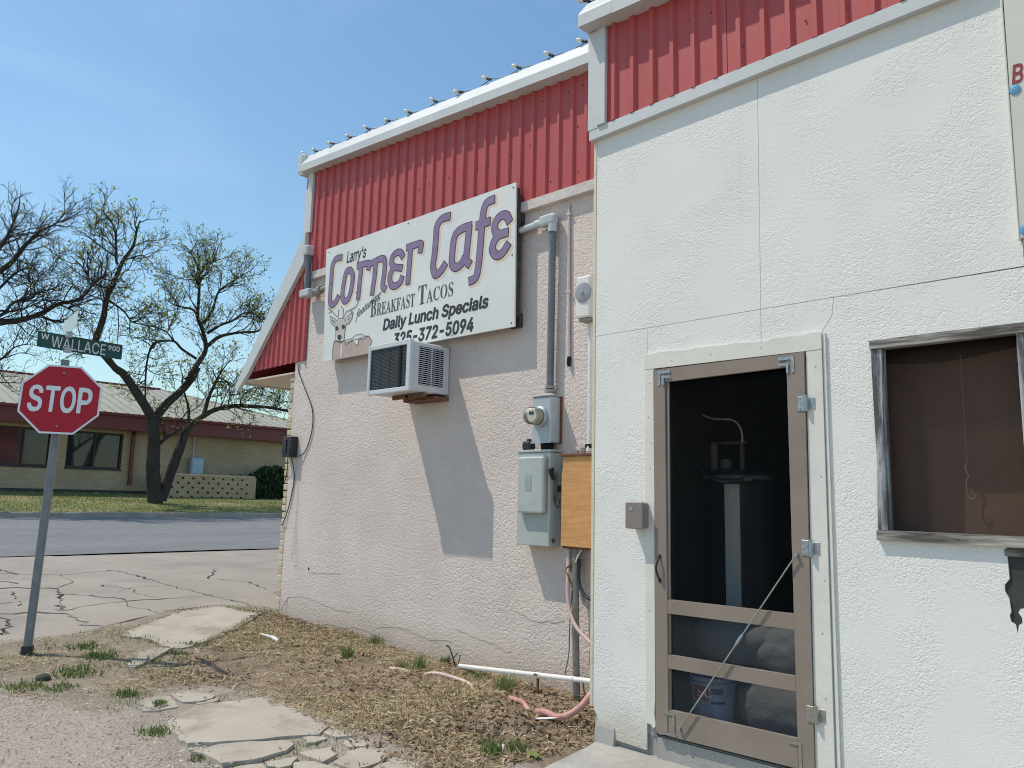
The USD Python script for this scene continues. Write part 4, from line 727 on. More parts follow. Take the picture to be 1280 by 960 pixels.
part(win, 'pull_cord', [tube([(-1.0, YW + .165, 2.12), (-1.0, YW + .165, 1.62)], .0022, 5), tube(spline([(-1.0, YW + .165, 1.62), (-1.008, YW + .165, 1.59), (-.996, YW + .165, 1.56), (-1.006, YW + .165, 1.53), (-1.004, YW + .165, 1.47), (-.985, YW + .165, 1.452), (-.975, YW + .165, 1.468), (-.99, YW + .165, 1.50)]), .003, 5)], M['cord'])
win2 = part(annex, 'window', bx(-.69, .0, YW + .105, YW + .115, 1.275, 2.18), M['screen2'])
part(win2, 'curtain', bx(-.69, .05, YW + .2, YW + .21, 1.2, 2.2), M['curtain'])
part(win2, 'frame', bx(.0, .1, fy, fy + .06, 1.294, 2.156, .004), M['oldwoodz'])
part(annex, 'torn_patch', wallpoly(hole.buffer(-.002).intersection(sbox(-.86, .88, -.2, 1.22)), YW + .008, .006), M['tar'])
part(annex, 'patch_lip', bx(-.838, -.6, YW - .004, YW + .006, 1.213, 1.243, .003), M['oldwoodx'])
# ================================================================ THINGS ON THE PINK WALL
# ---- painted cafe sign board
YS = 4.63
sg = thing('sign_board', 'white painted cafe sign with purple lettering and a deer, on the pink wall', 'sign', (-5.9, YS, 2.82))
quad = Polygon([(-7.33, 4.091), (-4.449, 4.089), (-4.429, 2.826), (-7.263, 2.827)])
part(sg, 'board', wallpoly(quad, YS, .016), M['signface'])
part(sg, 'frame', [bx(-7.20, -4.47, YS + .0165, YS + .075, 2.86, 2.92), bx(-7.26, -4.47, YS + .0165, YS + .075, 4.0, 4.06), bx(-4.53, -4.447, YS + .0165, YS + .075, 2.92, 4.0), bx(-7.28, -7.2, YS + .0165, YS + .075, 2.92, 4.0)], M['signframe'])
for b_ in ((-4.56, -4.445, 2.84, 2.96), (-4.56, -4.445, 3.75, 3.93), (-7.22, -7.15, 2.93, 3.0)):
    part(sg, 'bracket', bx(b_[0], b_[1], YS + .0765, YP - .002, b_[2], b_[3]), M['signframe'])
def stroke_shape(lines, w):
    out = []
    for L in lines:
        P = spline([(a, 0, b_) for a, b_ in L], 7)[:, [0, 2]]
        out.append(LineString(P).buffer(w, cap_style=2, join_style=1))
    return unary_union(out)
halo = []; outl = []; body = []
for word, w in (('Corner', .0325), ('Cafe', .037)):
    s = stroke_shape(STROKES[word], w)
    halo.append(affinity.translate(s.buffer(.013), .016, -.012)); outl.append(s.buffer(.0055)); body.append(s)
cl = quad.buffer(-.004)
part(sg, 'letter_halo', wallpoly(unary_union(halo).simplify(.001).intersection(cl), YS - .0012, .0012), M['yellow'])
part(sg, 'letter_outline', wallpoly(unary_union(outl).simplify(.0008).intersection(cl), YS - .0024, .0012), M['outline'])
for s in body:
    part(sg, 'lettering', wallpoly(s.buffer(-.003).simplify(.0008).intersection(cl), YS - .0036, .0012), M['purple'])
part(sg, 'lettering', text_on_wall("Larry's", -6.925, -6.585, 3.858, .118, YS, True, .12), M['blackpaint'])
def glyph_line(text, x0, x1, z0, caps, yf, rise=0.0, slant=0.0):
    """Serif letters: caps gives the height of a large and of a small capital."""
    out = []; pen = 0.0
    for ch in text:
        big = ch.startswith('^') if len(ch) > 1 else False
        c = ch[-1]
        if c == ' ': pen += .30; continue
        adv, gl = GLYPHS[c]
        s = (caps[0] if big else caps[1]) / 107.0
        for rings in gl:
            pg = Polygon(rings[0], rings[1:]).buffer(0)
            out.append(affinity.affine_transform(pg, [s, 0, 0, s, pen, 0]))
        pen += adv * s * (1 if c.isupper() else .92)
    g = unary_union(out); k = (x1 - x0) / g.bounds[2]
    g = affinity.affine_transform(g, [k, slant, rise * k, 1 + rise * slant, x0, z0])
    return wallpoly(g, yf - .0014, .0014)
words_ = lambda s: [('^' + c) if i == 0 or s[i - 1] == ' ' else c for i, c in enumerate(s)]
part(sg, 'lettering', glyph_line(words_('BREAKFAST'), -6.455, -5.75, 3.196, (.175, .125), YS, .012), M['darkgreen'])
part(sg, 'lettering', glyph_line(words_('TACOS'), -5.705, -5.205, 3.203, (.185, .125), YS, .03), M['darkgreen'])
part(sg, 'lettering', glyph_line(list('featuring'), -6.69, -6.285, 3.215, (.1, .085), YS, .42), M['darkgreen'])
def heavy(text, x0, x1, z0, cap, yf, slant, rise, fat):
    """Bold sign writing: the letters laid over themselves a few millimetres apart."""
    out = [text_on_wall(text, x0 + fat * a, x1 + fat * a, z0 + fat * b_, cap, yf - .0002 * k, True, slant, rise=rise) for k, (a, b_) in enumerate(((-.5, -.2), (0, .2), (.5, -.1), (.1, -.4), (-.25, .35)))]
    return out
part(sg, 'lettering', heavy('Daily Lunch Specials', -6.228, -4.755, 3.034, .106, YS, .17, .006, .007), M['blackpaint'])
part(sg, 'lettering', heavy('325-372-5094', -6.05, -4.93, 2.856, .116, YS, .12, .002, .007), M['blackpaint'])
dp_ = lambda k: Polygon(DEER[k]).buffer(0)
part(sg, 'deer', wallpoly(dp_('body').buffer(.004).intersection(cl), YS - .001, .001), M['deer'])
part(sg, 'deer_marking', wallpoly(unary_union([dp_('white'), dp_('neckwhite')]).intersection(cl), YS - .002, .001), M['deerwhite'])
part(sg, 'deer_head', wallpoly(unary_union([dp_('head'), dp_('earL'), dp_('earR')]).buffer(.006).buffer(-.004), YS - .0032, .001), M['deerlight'])
hl = unary_union([dp_('head'), dp_('earL'), dp_('earR')]).buffer(.004)
lines = [LineString(a).buffer(.0045) for a in DEER['antlers']] + [hl.boundary.buffer(.0035), dp_('white').boundary.buffer(.0025), dp_('body').boundary.buffer(.003), dp_('earL').buffer(-.02), dp_('earR').buffer(-.03)]
part(sg, 'deer_line', wallpoly(unary_union(lines).intersection(cl), YS - .0044, .001), M['deerline'])
part(sg, 'deer_muzzle', wallpoly(dp_('muzzle').buffer(.01), YS - .0044, .001), M['deerwhite'])
for n_, k2, w_ in (('deer_nose', 'nose', .008), ('deer_eye', 'eyeL', .010), ('deer_eye', 'eyeR', .010)):
    part(sg, n_, wallpoly(dp_(k2).buffer(w_), YS - .0056, .001), M['blackpaint'])
part(sg, 'screw', [lathe([(0, 0), (.008, 0), (.007, .003), (0, .004)], (x_, YS - .0005, z_), (0, -1, 0), 8) for x_, z_ in ((-4.465, 2.86), (-4.48, 4.05), (-4.475, 3.45), (-7.27, 4.05), (-5.9, 4.06), (-5.2, 2.85))], M['rust'])

# ---- window air conditioner through the wall
ac = thing('air_conditioner', 'white window air conditioner sticking out of the pink wall below the painted sign', 'air conditioner', (-5.65, 4.5, .92 + 1.4 - .0))
ax0, ax1, ay0, az0, az1 = -5.955, -5.337, 4.283, 2.322, 2.782
part(ac, 'case', [bx(ax0 + .012, ax1 - .012, ay0 + .02, YP - .001, az0 + .008, az1 - .008, .012)], M['acwhite'])
part(ac, 'front_frame', [bx(ax0, ax0 + .035, ay0 - .012, ay0 + .03, az0, az1, .006), bx(ax1 - .055, ax1, ay0 - .012, ay0 + .03, az0, az1, .006), bx(ax0 + .034, ax1 - .054, ay0 - .010, ay0 + .03, az1 - .045, az1 - .001, .005), bx(ax0 + .034, ax1 - .054, ay0 - .010, ay0 + .03, az0 + .001, az0 + .04, .005)], M['acwhite'])
fins = [bx(ax0 + .036, ax1 - .056, ay0 + .004, ay0 + .012, az0 + .04 + k * .0126, az0 + .044 + k * .0126) for k in range(30)] + [bx(ax0 + .036 + k * .066, ax0 + .039 + k * .066, ay0 + .001, ay0 + .012, az0 + .04, az1 - .045) for k in range(0, 9, 2)]
part(ac, 'grille', [bx(ax0 + .033, ax1 - .053, ay0 + .012, ay0 + .0195, az0 + .038, az1 - .043)] + fins, M['acgrille'])
part(ac, 'grille_band', bx(ax1 - .16, ax1 - .135, ay0 - .001, ay0 + .006, az0 + .04, az1 - .045), M['dark'])
sidx = ax1 - .012
part(ac, 'louver_recess', [bx(sidx - .004, sidx + .0012, ay0 + .10, ay0 + .24, az0 + .065, az1 - .05), bx(sidx - .004, sidx + .0012, ay0 + .255, ay0 + .385, az0 + .065, az1 - .05)], M['dark'])
for k in range(19):
    z = az0 + .07 + k * .0182
    m = [prism_x([(0, 0), (1, 0), (1, .006), (0, .006)], 0, .007) for _ in range(2)]
    for mm_, (a, b_) in zip(m, ((ay0 + .098, ay0 + .242), (ay0 + .253, ay0 + .387))):
        v = mm_.vertices; v[:, 1] = a + (b_ - a) * v[:, 1]; v[:, 2] += z - .35 * v[:, 0]; v[:, 0] += sidx; mm_.vertices = v
    part(ac, 'louver', m, M['acwhite'])
part(ac, 'support', [bx(-5.80, -5.345, YP - .17, YP - .002, az0 - .045, az0 - .012, .004), bx(-5.80, -5.345, YP - .30, YP - .27, az0 - .035, az0 + .002, .003), bx(-5.60, -5.57, YP - .30, YP - .1, az0 - .038, az0 - .002)], M['rust'])

# ---- conduit from behind the sign to the meter
def k_(Y): return Y / YP
cd = thing('electric_conduit', 'grey electric conduit bending from the sign down to the meter box', 'conduit', (-4.09, 4.70, 2.25))
part(cd, 'pipe', tube(spline([(-4.082, 4.695, 3.60), (-4.084, 4.697, 3.2), (-4.088, 4.70, 2.6), (-4.088, 4.70, 2.262)], 4), .029, 14), M['conduit'], smooth=40)
part(cd, 'elbow_box', [bx(-4.215, -4.045, 4.655, 4.735, 3.645, 3.735, .018), cyl((-4.082, 4.695, 3.58), (0, 0, 1), .037, .075, 16)], M['conduitlight'], smooth=40)
part(cd, 'branch_pipe', [tube([(-4.45, 4.70, 3.676), (-4.32, 4.70, 3.684), (-4.21, 4.70, 3.69)], .027, 12), cyl((-4.27, 4.70, 3.688), (1, 0, .04), .034, .06, 14)], M['conduitlight'], smooth=40)
part(cd, 'fitting', [cyl((-4.088, 4.70, 2.255), (0, 0, 1), .045, .02, 12), cyl((-4.088, 4.70, 2.285), (0, 0, 1), .038, .02, 12)], M['dullzinc'], smooth=40)

# ---- electric meter
mt = thing('electric_meter', 'grey electric meter box with round glass meter above the breaker cabinet', 'meter', (-4.11, 4.69, 1.85))
part(mt, 'box', bx(-4.207, -4.012, 4.625, YP - .002, 1.85, 2.215, .008), M['meterbox'])
part(mt, 'back_plate', bx(-4.20, -3.995, 4.735, YP - .0005, 1.845, 2.22, .002), M['plyedge'])
part(mt, 'ring', lathe([(0, 0), (.082, 0), (.082, .018), (.070, .03), (0, .03)], (-4.122, 4.626, 2.055), (0, -1, 0), 28), M['galv'], smooth=40)
part(mt, 'dial', lathe([(0, 0), (.060, 0), (.060, .055), (.05, .075), (0, .075)], (-4.122, 4.60, 2.055), (0, -1, 0), 28), M['deerwhite'], smooth=40)
part(mt, 'display', bx(-4.148, -4.10, 4.5225, 4.526, 2.063, 2.087), M['blackpaint'])
part(mt, 'glass', lathe([(.069, 0), (.069, .085), (.060, .105), (.03, .118), (0, .12)], (-4.122, 4.597, 2.055), (0, -1, 0), 28), M['glassdome'], smooth=True)
part(mt, 'nipple', cyl((-4.10, 4.69, 1.79), (0, 0, 1), .05, .055, 14), M['dark'])
part(mt, 'cover_lip', [bx(-4.212, -4.008, 4.62, 4.626, 1.846, 1.858), bx(-4.212, -4.008, 4.618, YP - .01, 2.216, 2.222)], M['meterbox'])

# ---- breaker cabinet with handle
sw = thing('breaker_cabinet', 'grey green switch cabinet with raised door and side lever, beside the plywood box', 'electrical cabinet', (-4.17, 4.68, 1.055))
part(sw, 'box', bx(-4.335, -3.998, 4.607, YP - .002, 1.056, 1.775, .006), M['greybox'])
part(sw, 'lid', [bx(-4.342, -3.99, 4.600, YP - .002, 1.7765, 1.795, .003)], M['greybox'])
part(sw, 'door', bx(-4.292, -4.02, 4.555, 4.6065, 1.305, 1.738, .012), M['greybox'])
part(sw, 'notice', [bx(-4.205, -4.135, 4.5535, 4.5545, 1.47, 1.60)], M['galv'])
part(sw, 'side_plate', bx(-3.9975, -3.991, 4.635, 4.70, 1.40, 1.62, .002), M['dullzinc'])
part(sw, 'lever', [bx(-3.991, -3.965, 4.60, 4.625, 1.585, 1.655, .006), tube([(-3.985, 4.64, 1.57), (-3.975, 4.60, 1.60), (-3.968, 4.57, 1.645)], .014, 8)], M['blackplastic'])
part(sw, 'latch', [bx(-3.9975, -3.98, 4.70, 4.725, 1.47, 1.52), tube(spline([(-3.985, 4.655, 1.45), (-3.98, 4.66, 1.38), (-3.985, 4.70, 1.35), (-3.985, 4.72, 1.42)]), .003, 5)], M['blackplastic'])
part(sw, 'knockout', lathe([(0, 0), (.018, 0), (.018, .004), (0, .004)], (-3.9982, 4.66, 1.10), (1, 0, 0), 12), M['rust'])
bc = thing('black_cable_box', 'small black cable splice cap standing on top of the grey green cabinet', 'junction box', (-4.30, 4.68, 1.796))
part(bc, 'cap', bx(-4.332, -4.242, 4.64, 4.72, 1.797, 1.872, .014), M['blackplastic'])
part(bc, 'lug', [bx(-4.30, -4.27, 4.66, 4.70, 1.872, 1.89, .006), bx(-4.345, -4.332, 4.66, 4.70, 1.82, 1.85, .004)], M['blackplastic'])

# ---- plywood box
pl = thing('plywood_box', 'orange brown plywood box with dark lid against the white corner', 'box', (-3.7, 4.68, 1.06))
part(pl, 'front', wallpoly(Polygon([(-3.872, 1.735), (-3.875, 1.66), (-3.886, 1.6), (-3.888, 1.07), (-3.45, 1.066), (-3.45, 1.735)]), 4.62, .016), M['plywood'])
part(pl, 'side', bx(-3.886, -3.872, 4.637, YP - .002, 1.07, 1.735), M['plyedge'])
part(pl, 'bottom', bx(-3.886, -3.45, 4.637, YP - .002, 1.052, 1.0685), M['plyedge'])
part(pl, 'lid', [bx(-3.895, -3.44, 4.605, YP - .002, 1.737, 1.758, .003)], M['plyedge'])
part(pl, 'conduit_hub', [cyl((-3.80 + .02 * k, 4.69, 1.759), (0, 0, 1), .022, .025 + .006 * k, 10) for k in (0, 3)], M['dullzinc'])

# ---- flood light at the corner with its conduit
fl = thing('flood_light', 'white box light with round grey lens tucked beside the white corner', 'lamp', (-3.68, 4.66, 2.78))
part(fl, 'housing', bx(-3.757, -3.62, 4.60, 4.74, 2.79, 3.115, .012), M['pvc'])
part(fl, 'lens', lathe([(0, 0), (.079, 0), (.076, .008), (.06, .014), (.03, .017), (0, .018)], (-3.680, 4.600, 2.985), (0, -1, 0), 28), M['lensgrey'], smooth=40)
part(fl, 'lens_boss', lathe([(0, 0), (.02, 0), (.016, .008), (0, .01)], (-3.680, 4.582, 2.985), (0, -1, 0), 12), M['galv'], smooth=40)
part(fl, 'base', bx(-3.74, -3.63, 4.62, 4.735, 2.765, 2.789, .004), M['dullzinc'])
part(fl, 'pipe', [tube([(-3.685, 4.705, 2.765), (-3.685, 4.705, 2.3), (-3.687, 4.705, 1.78)], .021, 12), cyl((-3.687, 4.705, 1.775), (0, 0, 1), .027, .04, 12)], M['pvc'], smooth=40)
part(fl, 'clip', [bx(-3.715, -3.655, 4.68, YP - .002, 1.80, 1.83, .004)], M['dark'])
part(fl, 'cable', tube(spline([(-3.67, 4.70, 3.115), (-3.665, 4.73, 3.2), (-3.66, 4.742, 3.33)]), .006, 6), M['dark'])

tc_ = thing('thin_conduit', 'thin pink painted conduit running down the wall between elbow and corner', 'conduit', (-3.92, 4.735, 2.47))
part(tc_, 'pipe', tube([(-3.945, 4.735, 3.80), (-3.935, 4.735, 3.1), (-3.925, 4.735, 2.47)], .011, 8), M['pinkpaint'], smooth=40)
part(tc_, 'open_end', [tube([(-3.925, 4.735, 2.53), (-3.925, 4.732, 2.46)], .015, 8), cyl((-3.925, 4.732, 2.452), (0, 0, 1), .010, .014, 8)], M['dark'])
part(tc_, 'clip', [bx(-3.962, -3.922, 4.722, YP - .002, 3.70, 3.72), bx(-3.955, -3.915, 4.722, YP - .002, 3.05, 3.07)], M['pinkpaint'])

# ---- small junction box and conduit at the street corner of the wall
jb = thing('junction_box', 'grey junction box and short conduit below the street end of the parapet', 'junction box', (-7.7, 4.69, 3.6))
part(jb, 'box', bx(-7.80, -7.60, 4.60, 4.715, 3.62, 3.70, .01), M['conduitlight'])
part(jb, 'hub', [cyl((-7.60, 4.68, 3.66), (1, 0, .05), .035, .09, 12), cyl((-7.52, 4.68, 3.665), (1, 0, .05), .045, .05, 12), tube([(-7.47, 4.68, 3.668), (-7.33, 4.69, 3.68)], .026, 10)], M['dullzinc'], smooth=40)
part(jb, 'pipe', tube([(-7.735, 4.665, 3.70), (-7.74, 4.665, 3.95), (-7.75, 4.665, 4.12)], .033, 12), M['conduit'], smooth=40)
part(jb, 'elbow', bx(-7.80, -7.70, 4.61, 4.715, 4.115, 4.23, .015), M['conduitlight'])

# ---- black phone box on the street corner with its wires
pb = thing('cable_terminal', 'black cable terminal box with loose wires on the street corner of the pink wall', 'terminal box', (-7.95, 4.70, 1.8))
part(pb, 'box', bx(-8.045, -7.86, 4.66, YP - .002, 1.82, 2.05, .008), M['blackplastic'])
part(pb, 'cover', [bx(-8.03, -7.95, 4.648, 4.6595, 1.86, 2.02, .004), bx(-7.93, -7.875, 4.652, 4.6595, 1.85, 1.93, .004)], M['blackplastic'])
yw = YP - .012
part(pb, 'wire', tube(spline([(-7.95, yw, 2.87), (-7.93, yw, 2.80), (-7.856, yw, 2.695), (-7.72, yw, 2.52), (-7.605, yw, 2.359), (-7.57, yw, 2.2), (-7.60, yw, 2.03), (-7.70, yw, 1.87), (-7.80, yw - .02, 1.83), (-7.86, yw - .04, 1.85)], 5), .006, 5), M['blackplastic'])
part(pb, 'wire', tube(spline([(-7.90, 4.70, 1.82), (-7.88, yw, 1.6), (-7.93, yw, 1.35), (-7.99, yw, 1.2), (-8.03, yw - .01, 1.1), (-8.08, yw, 1.06)], 5), .006, 5), M['blackplastic'])
part(pb, 'wire', tube(spline([(-7.98, 4.70, 1.82), (-8.03, 4.73, 1.65), (-8.125, 4.76, 1.5), (-8.13, 4.78, 1.32), (-8.13, 4.76, 1.2)], 5), .005, 5), M['blackplastic'])
part(pb, 'wire', tube(spline([(-7.87, 4.71, 1.83), (-7.80, yw, 1.45), (-7.80, yw, 1.0), (-7.84, yw, .72), (-7.75, yw, .68), (-7.77, yw, 1.0)], 5), .0025, 4), M['conduitlight'], label='thin pale wire loop hanging against the stucco')

# ---- pipes and hoses at the foot of the wall
sp = thing('steel_pipe', 'weathered steel pipe rising from the ground to the plywood box', 'pipe', (-3.80, 4.66, 0))
part(sp, 'pipe', tube([(-3.755, 4.665, -.05), (-3.77, 4.665, .4), (-3.785, 4.67, 1.06)], .026, 12), M['steel'], smooth=40)
part(sp, 'coupling', [cyl((-3.77, 4.665, .43), (-.03, 0, 1), .031, .06, 12), cyl((-3.84, 4.69, .88), (0, 0, 1), .030, .18, 12)], M['steel'], smooth=40)
part(sp, 'wire', [tube(spline([(-3.79, 4.64, .75), (-3.80, 4.63, .5), (-3.805, 4.63, .3), (-3.81, 4.60, .16), (-3.75, 4.60, .13), (-3.70, 4.62, .16)], 5), .004, 5), tube(spline([(-3.715, 4.68, .14), (-3.70, 4.68, .05), (-3.67, 4.68, -.02)]), .006, 5)], M['rust'])
pc_ = thing('pink_cable', 'faded pink cable looping down from under the plywood box', 'cable', (-3.80, 4.65, .45))
part(pc_, 'cable', tube(spline([(-3.85, 4.67, 1.05), (-3.845, 4.66, .95), (-3.835, 4.645, .84), (-3.83, 4.64, .70), (-3.79, 4.63, .58), (-3.73, 4.62, .50), (-3.64, 4.62, .43), (-3.55, 4.63, .38)], 5), .014, 8), M['palehose'], smooth=40)
part(pc_, 'cable', tube(spline([(-3.78, 4.67, 1.05), (-3.80, 4.65, .95), (-3.85, 4.645, .90), (-3.82, 4.64, .84), (-3.77, 4.655, .72), (-3.765, 4.66, .6)], 5), .008, 6), M['rust'])
part(pc_, 'cable', tube(spline([(-3.76, 4.68, 1.05), (-3.775, 4.66, .95), (-3.74, 4.64, 1.0), (-3.72, 4.66, 1.05)], 5), .005, 6), M['pvc'])
bh = thing('black_hose', 'short black hose curving behind the steel pipe', 'hose', (-3.68, 4.66, .6))
part(bh, 'hose', tube(spline([(-3.74, 4.66, .98), (-3.745, 4.66, .86), (-3.72, 4.65, .78), (-3.66, 4.64, .72), (-3.58, 4.64, .70)], 5), .013, 8), M['blackplastic'], smooth=40)
part(bh, 'sleeve', tube(spline([(-3.73, 4.675, .72), (-3.69, 4.67, .66), (-3.62, 4.66, .64)], 5), .012, 8), M['conduit'], smooth=40)
pv = thing('white_pipe', 'white plastic pipe lying along the foot of the pink wall', 'pipe', (-4.3, 4.6, .02))
P0, P1 = np.array((-4.97, 4.63, .035)), np.array((-3.52, 4.56, .165))
part(pv, 'pipe', tube([P0 + (P1 - P0) * t for t in (0, .3, .6, 1)], .0185, 12), M['pvc'], smooth=40)
part(pv, 'coupling', [cyl(P0 + (P1 - P0) * .62, P1 - P0, .0225, .03, 12), cyl(P0 + (P1 - P0) * .86, P1 - P0, .0225, .02, 12)], M['pvc'], smooth=40)
part(pv, 'stake', [bx(-4.075, -4.062, 4.585, 4.60, -.05, .12), bx(-4.085, -4.05, 4.56, 4.62, .115, .128)], M['rust'])
fz = lambda x_, y_: float(ground_h(np.array([x_]), np.array([y_]))[0])
def on_ground(L, up): return [(a, b_, fz(a, b_) + up + (c[0] if c else 0)) for a, b_, *c in L]
h1 = thing('garden_hose', 'thick pink hose curving out of the ground beside the white corner', 'hose', (-3.4, 4.1, 0))
part(h1, 'hose', tube(spline(on_ground([(-3.62, 4.08), (-3.55, 4.05, .01), (-3.46, 4.0, .02), (-3.36, 3.975, .03), (-3.29, 4.0, .05), (-3.235, 4.06, .09), (-3.21, 4.12, .15), (-3.20, 4.17, .19)], .02), 6), .021, 12), M['hose'], smooth=40)
h2 = thing('hose_piece', 'short pink hose end half buried in leaf litter left of the curved hose', 'hose', (-3.85, 4.15, 0))
part(h2, 'hose', tube(spline(on_ground([(-3.97, 4.20), (-3.88, 4.17), (-3.80, 4.14), (-3.70, 4.10, -.02)], .016), 6), .018, 12), M['hose'], smooth=40)
h3 = thing('hose_piece', 'pale pink hose surfacing in the dead grass behind the green tufts', 'hose', (-4.6, 4.26, 0))
part(h3, 'hose', tube(spline(on_ground([(-5.35, 4.20, -.01), (-5.22, 4.22, .0), (-5.05, 4.25, -.03), (-4.87, 4.29, .005), (-4.72, 4.34, .01), (-4.58, 4.33, .012), (-4.45, 4.27, .0), (-4.38, 4.24, -.03)], .012), 6), .015, 10), M['palehose'], smooth=40)

# ---- string of bulbs on the parapet
ls = thing('light_string', 'string of white bulbs in black sockets along the pink building parapet edge', 'string lights', (-5.9, 4.66, 5.1))
bxs = [-8.0, -7.79, -7.44, -7.10, -6.75, -6.40, -6.03, -5.64, -5.27, -4.89, -4.51, -4.13, -3.77, -3.40]
r = np.random.default_rng(15); wp = []
def bulb_at(parent, x_, y_, z_, seed):
    rr = np.random.default_rng(seed)
    d = np.array([-.80 + rr.normal(0, .08), -.25 + rr.normal(0, .1), .42 + rr.normal(0, .1)]); d /= np.linalg.norm(d)
    c = np.array([x_, y_, z_])
    part(parent, 'clip', tube([c + (0, .02, -.05), c + (0, 0, 0)], .006, 5), M['pvc'])
    part(parent, 'socket', cyl(c - d * .02, d, .0135, .036, 8), M['blackplastic'])
    part(parent, 'bulb', lathe([(.012, 0), (.019, .012), (.021, .03), (.015, .05), (.006, .062), (0, .066)], c + d * .025, d, 12), M['bulb'], smooth=True)
for k, x_ in enumerate(bxs):
    z_ = capz(x_) + .265 + r.normal(0, .006)
    bulb_at(ls, x_, 4.70, z_, 400 + k); wp.append((x_ + .02, 4.71, z_ - .005))
    if k < len(bxs) - 1: wp.append(((x_ + bxs[k + 1]) / 2, 4.735, capz((x_ + bxs[k + 1]) / 2) + .256))
part(ls, 'wire', tube(spline(wp, 4), .004, 5), M['blackplastic'])
ls2 = thing('light_string', 'string of white bulbs on the higher parapet of the white annex', 'string lights', (-3.0, 3.85, 4.7))
for k, x_ in enumerate((-3.08, -2.71, -2.34, -1.97)):
    bulb_at(ls2, x_, 3.86, capw(x_) + .25, 450 + k)
part(ls2, 'wire', tube([(-3.08, 3.875, capw(-3.08) + .24), (-1.9, 3.875, capw(-1.9) + .24)], .004, 5), M['blackplastic'])

# ================================================================ THINGS ON THE WHITE ANNEX
dr = thing('screen_door', 'brown painted wooden screen door with three screened openings in the white wall', 'door', (-2.12, 3.89, .14))
D0, D1 = YW - .030, YW - .002
part(dr, 'stile', wallpoly(Polygon([(-2.571, 2.174), (-2.493, 2.178), (-2.486, 1.0), (-2.481, .155), (-2.545, .148), (-2.560, .17), (-2.563, 1.0)]), D0, D1 - D0), M['doorpaint'])
part(dr, 'stile', wallpoly(Polygon([(-1.757, 2.18), (-1.664, 2.182), (-1.676, .14), (-1.754, .14)]), D0, D1 - D0), M['doorpaint'])
def rail(z0, z1, y=0.0): return wallpoly(Polygon([(-2.4875 if z0 > .3 else -2.481, z0), (-1.757, z0 + .004), (-1.757, z1 + .004), (-2.4875 if z0 > .3 else -2.481, z1)]), D0 + .002 + y, D1 - D0 - .004)
part(dr, 'rail', wallpoly(Polygon([(-2.4925, 2.098), (-1.7575, 2.112), (-1.7575, 2.1805), (-2.4925, 2.1775)]), D0 + .002, D1 - D0 - .004), M['doorpaint'])
for z0, z1 in ((.797, .872), (.505, .577), (.150, .288)):
    part(dr, 'rail', rail(z0, z1), M['doorpaint'])
for z0, z1 in ((.873, 2.098), (.578, .797), (.290, .505)):
    part(dr, 'screen', bx(-2.49, -1.755, D1 - .008, D1 - .0072, z0, z1), M['screen' if z1 > 1 else 'screenlow'])
part(dr, 'bead', [bx(-2.486, -2.470, D1 - .018, D1 - .0085, .875, 2.097), bx(-2.484, -2.470, D1 - .018, D1 - .0085, .58, .795), bx(-2.482, -2.470, D1 - .018, D1 - .0085, .29, .503)], M['doorpaint'])
def lbracket(x_, z_, sx, sz, mat_, w=.016, L=.085):
    m = [bx(x_, x_ + sx * L, D0 - .003, D0 - .0005, z_, z_ - sz * w), bx(x_, x_ + sx * w, D0 - .003, D0 - .0005, z_ - sz * w, z_ - sz * L)]
    m += [bx(x_ + sx * .03, x_ + sx * L, D0 - .006, D0 - .0035, z_ - sz * .032, z_ - sz * (.032 + w * .8)), bx(x_ + sx * .03, x_ + sx * (.03 + w * .8), D0 - .006, D0 - .0035, z_ - sz * (.032 + w * .8), z_ - sz * L)]
    part(dr, 'corner_bracket', m, mat_)
lbracket(-2.538, 2.165, 1, 1, M['zinc']); lbracket(-1.715, 2.165, -1, 1, M['zinc'])
part(dr, 'corner_bracket', [bx(-2.515, -2.44, D0 - .003, D0 - .0005, .262, .275), bx(-2.453, -2.440, D0 - .003, D0 - .0005, .17, .261), bx(-2.495, -2.487, D0 - .003, D0 - .0005, .155, .261), bx(-2.487, -2.43, D0 - .003, D0 - .0005, .155, .168)], M['dullzinc'])
part(dr, 'corner_bracket', [bx(-1.80, -1.735, D0 - .003, D0 - .0005, .262, .275), bx(-1.748, -1.735, D0 - .003, D0 - .0005, .15, .261)], M['dullzinc'])
for z_, mt_ in ((1.917, 'zinc'), (1.20, 'zinc'), (.418, 'dullzinc')):
    hg = part(dr, 'hinge', [bx(-1.705, -1.668, D0 - .004, D0 - .0005, z_ - .038, z_ + .038, .002), bx(-1.648, -1.618, YW - .0235, YW - .0205, z_ - .03, z_ + .03, .002)], M[mt_])
    part(hg, 'pin', cyl((-1.658, D0 - .005, z_ - .042), (0, 0, 1), .0085, .084, 10), M[mt_])
    part(hg, 'screw', [lathe([(0, 0), (.005, 0), (.004, .002), (0, .003)], (-1.69, D0 - .004, z_ + q), (0, -1, 0), 8) for q in (-.025, 0, .025)], M['zinc'])
part(dr, 'handle', tube(spline([(-2.530, D0 - .002, 1.10), (-2.530, D0 - .02, 1.085), (-2.538, D0 - .028, 1.04), (-2.530, D0 - .02, .995), (-2.530, D0 - .002, .978)], 5), .006, 8), M['blackplastic'])
part(dr, 'handle_plate', [lathe([(0, 0), (.012, 0), (.01, .003), (0, .004)], (-2.530, D0 - .0005, z_), (0, -1, 0), 10) for z_ in (1.105, .972)], M['blackplastic'])
a, b_ = np.array((-2.405, D0 - .014, .205)), np.array((-1.728, D0 - .014, 1.165))
part(dr, 'brace_rod', tube([a, b_], .0038, 6), M['dullzinc'])
part(dr, 'turnbuckle', tube([a + (b_ - a) * .49, a + (b_ - a) * .515, a + (b_ - a) * .545, a + (b_ - a) * .57], [.004, .009, .009, .004], 8), M['zinc'])
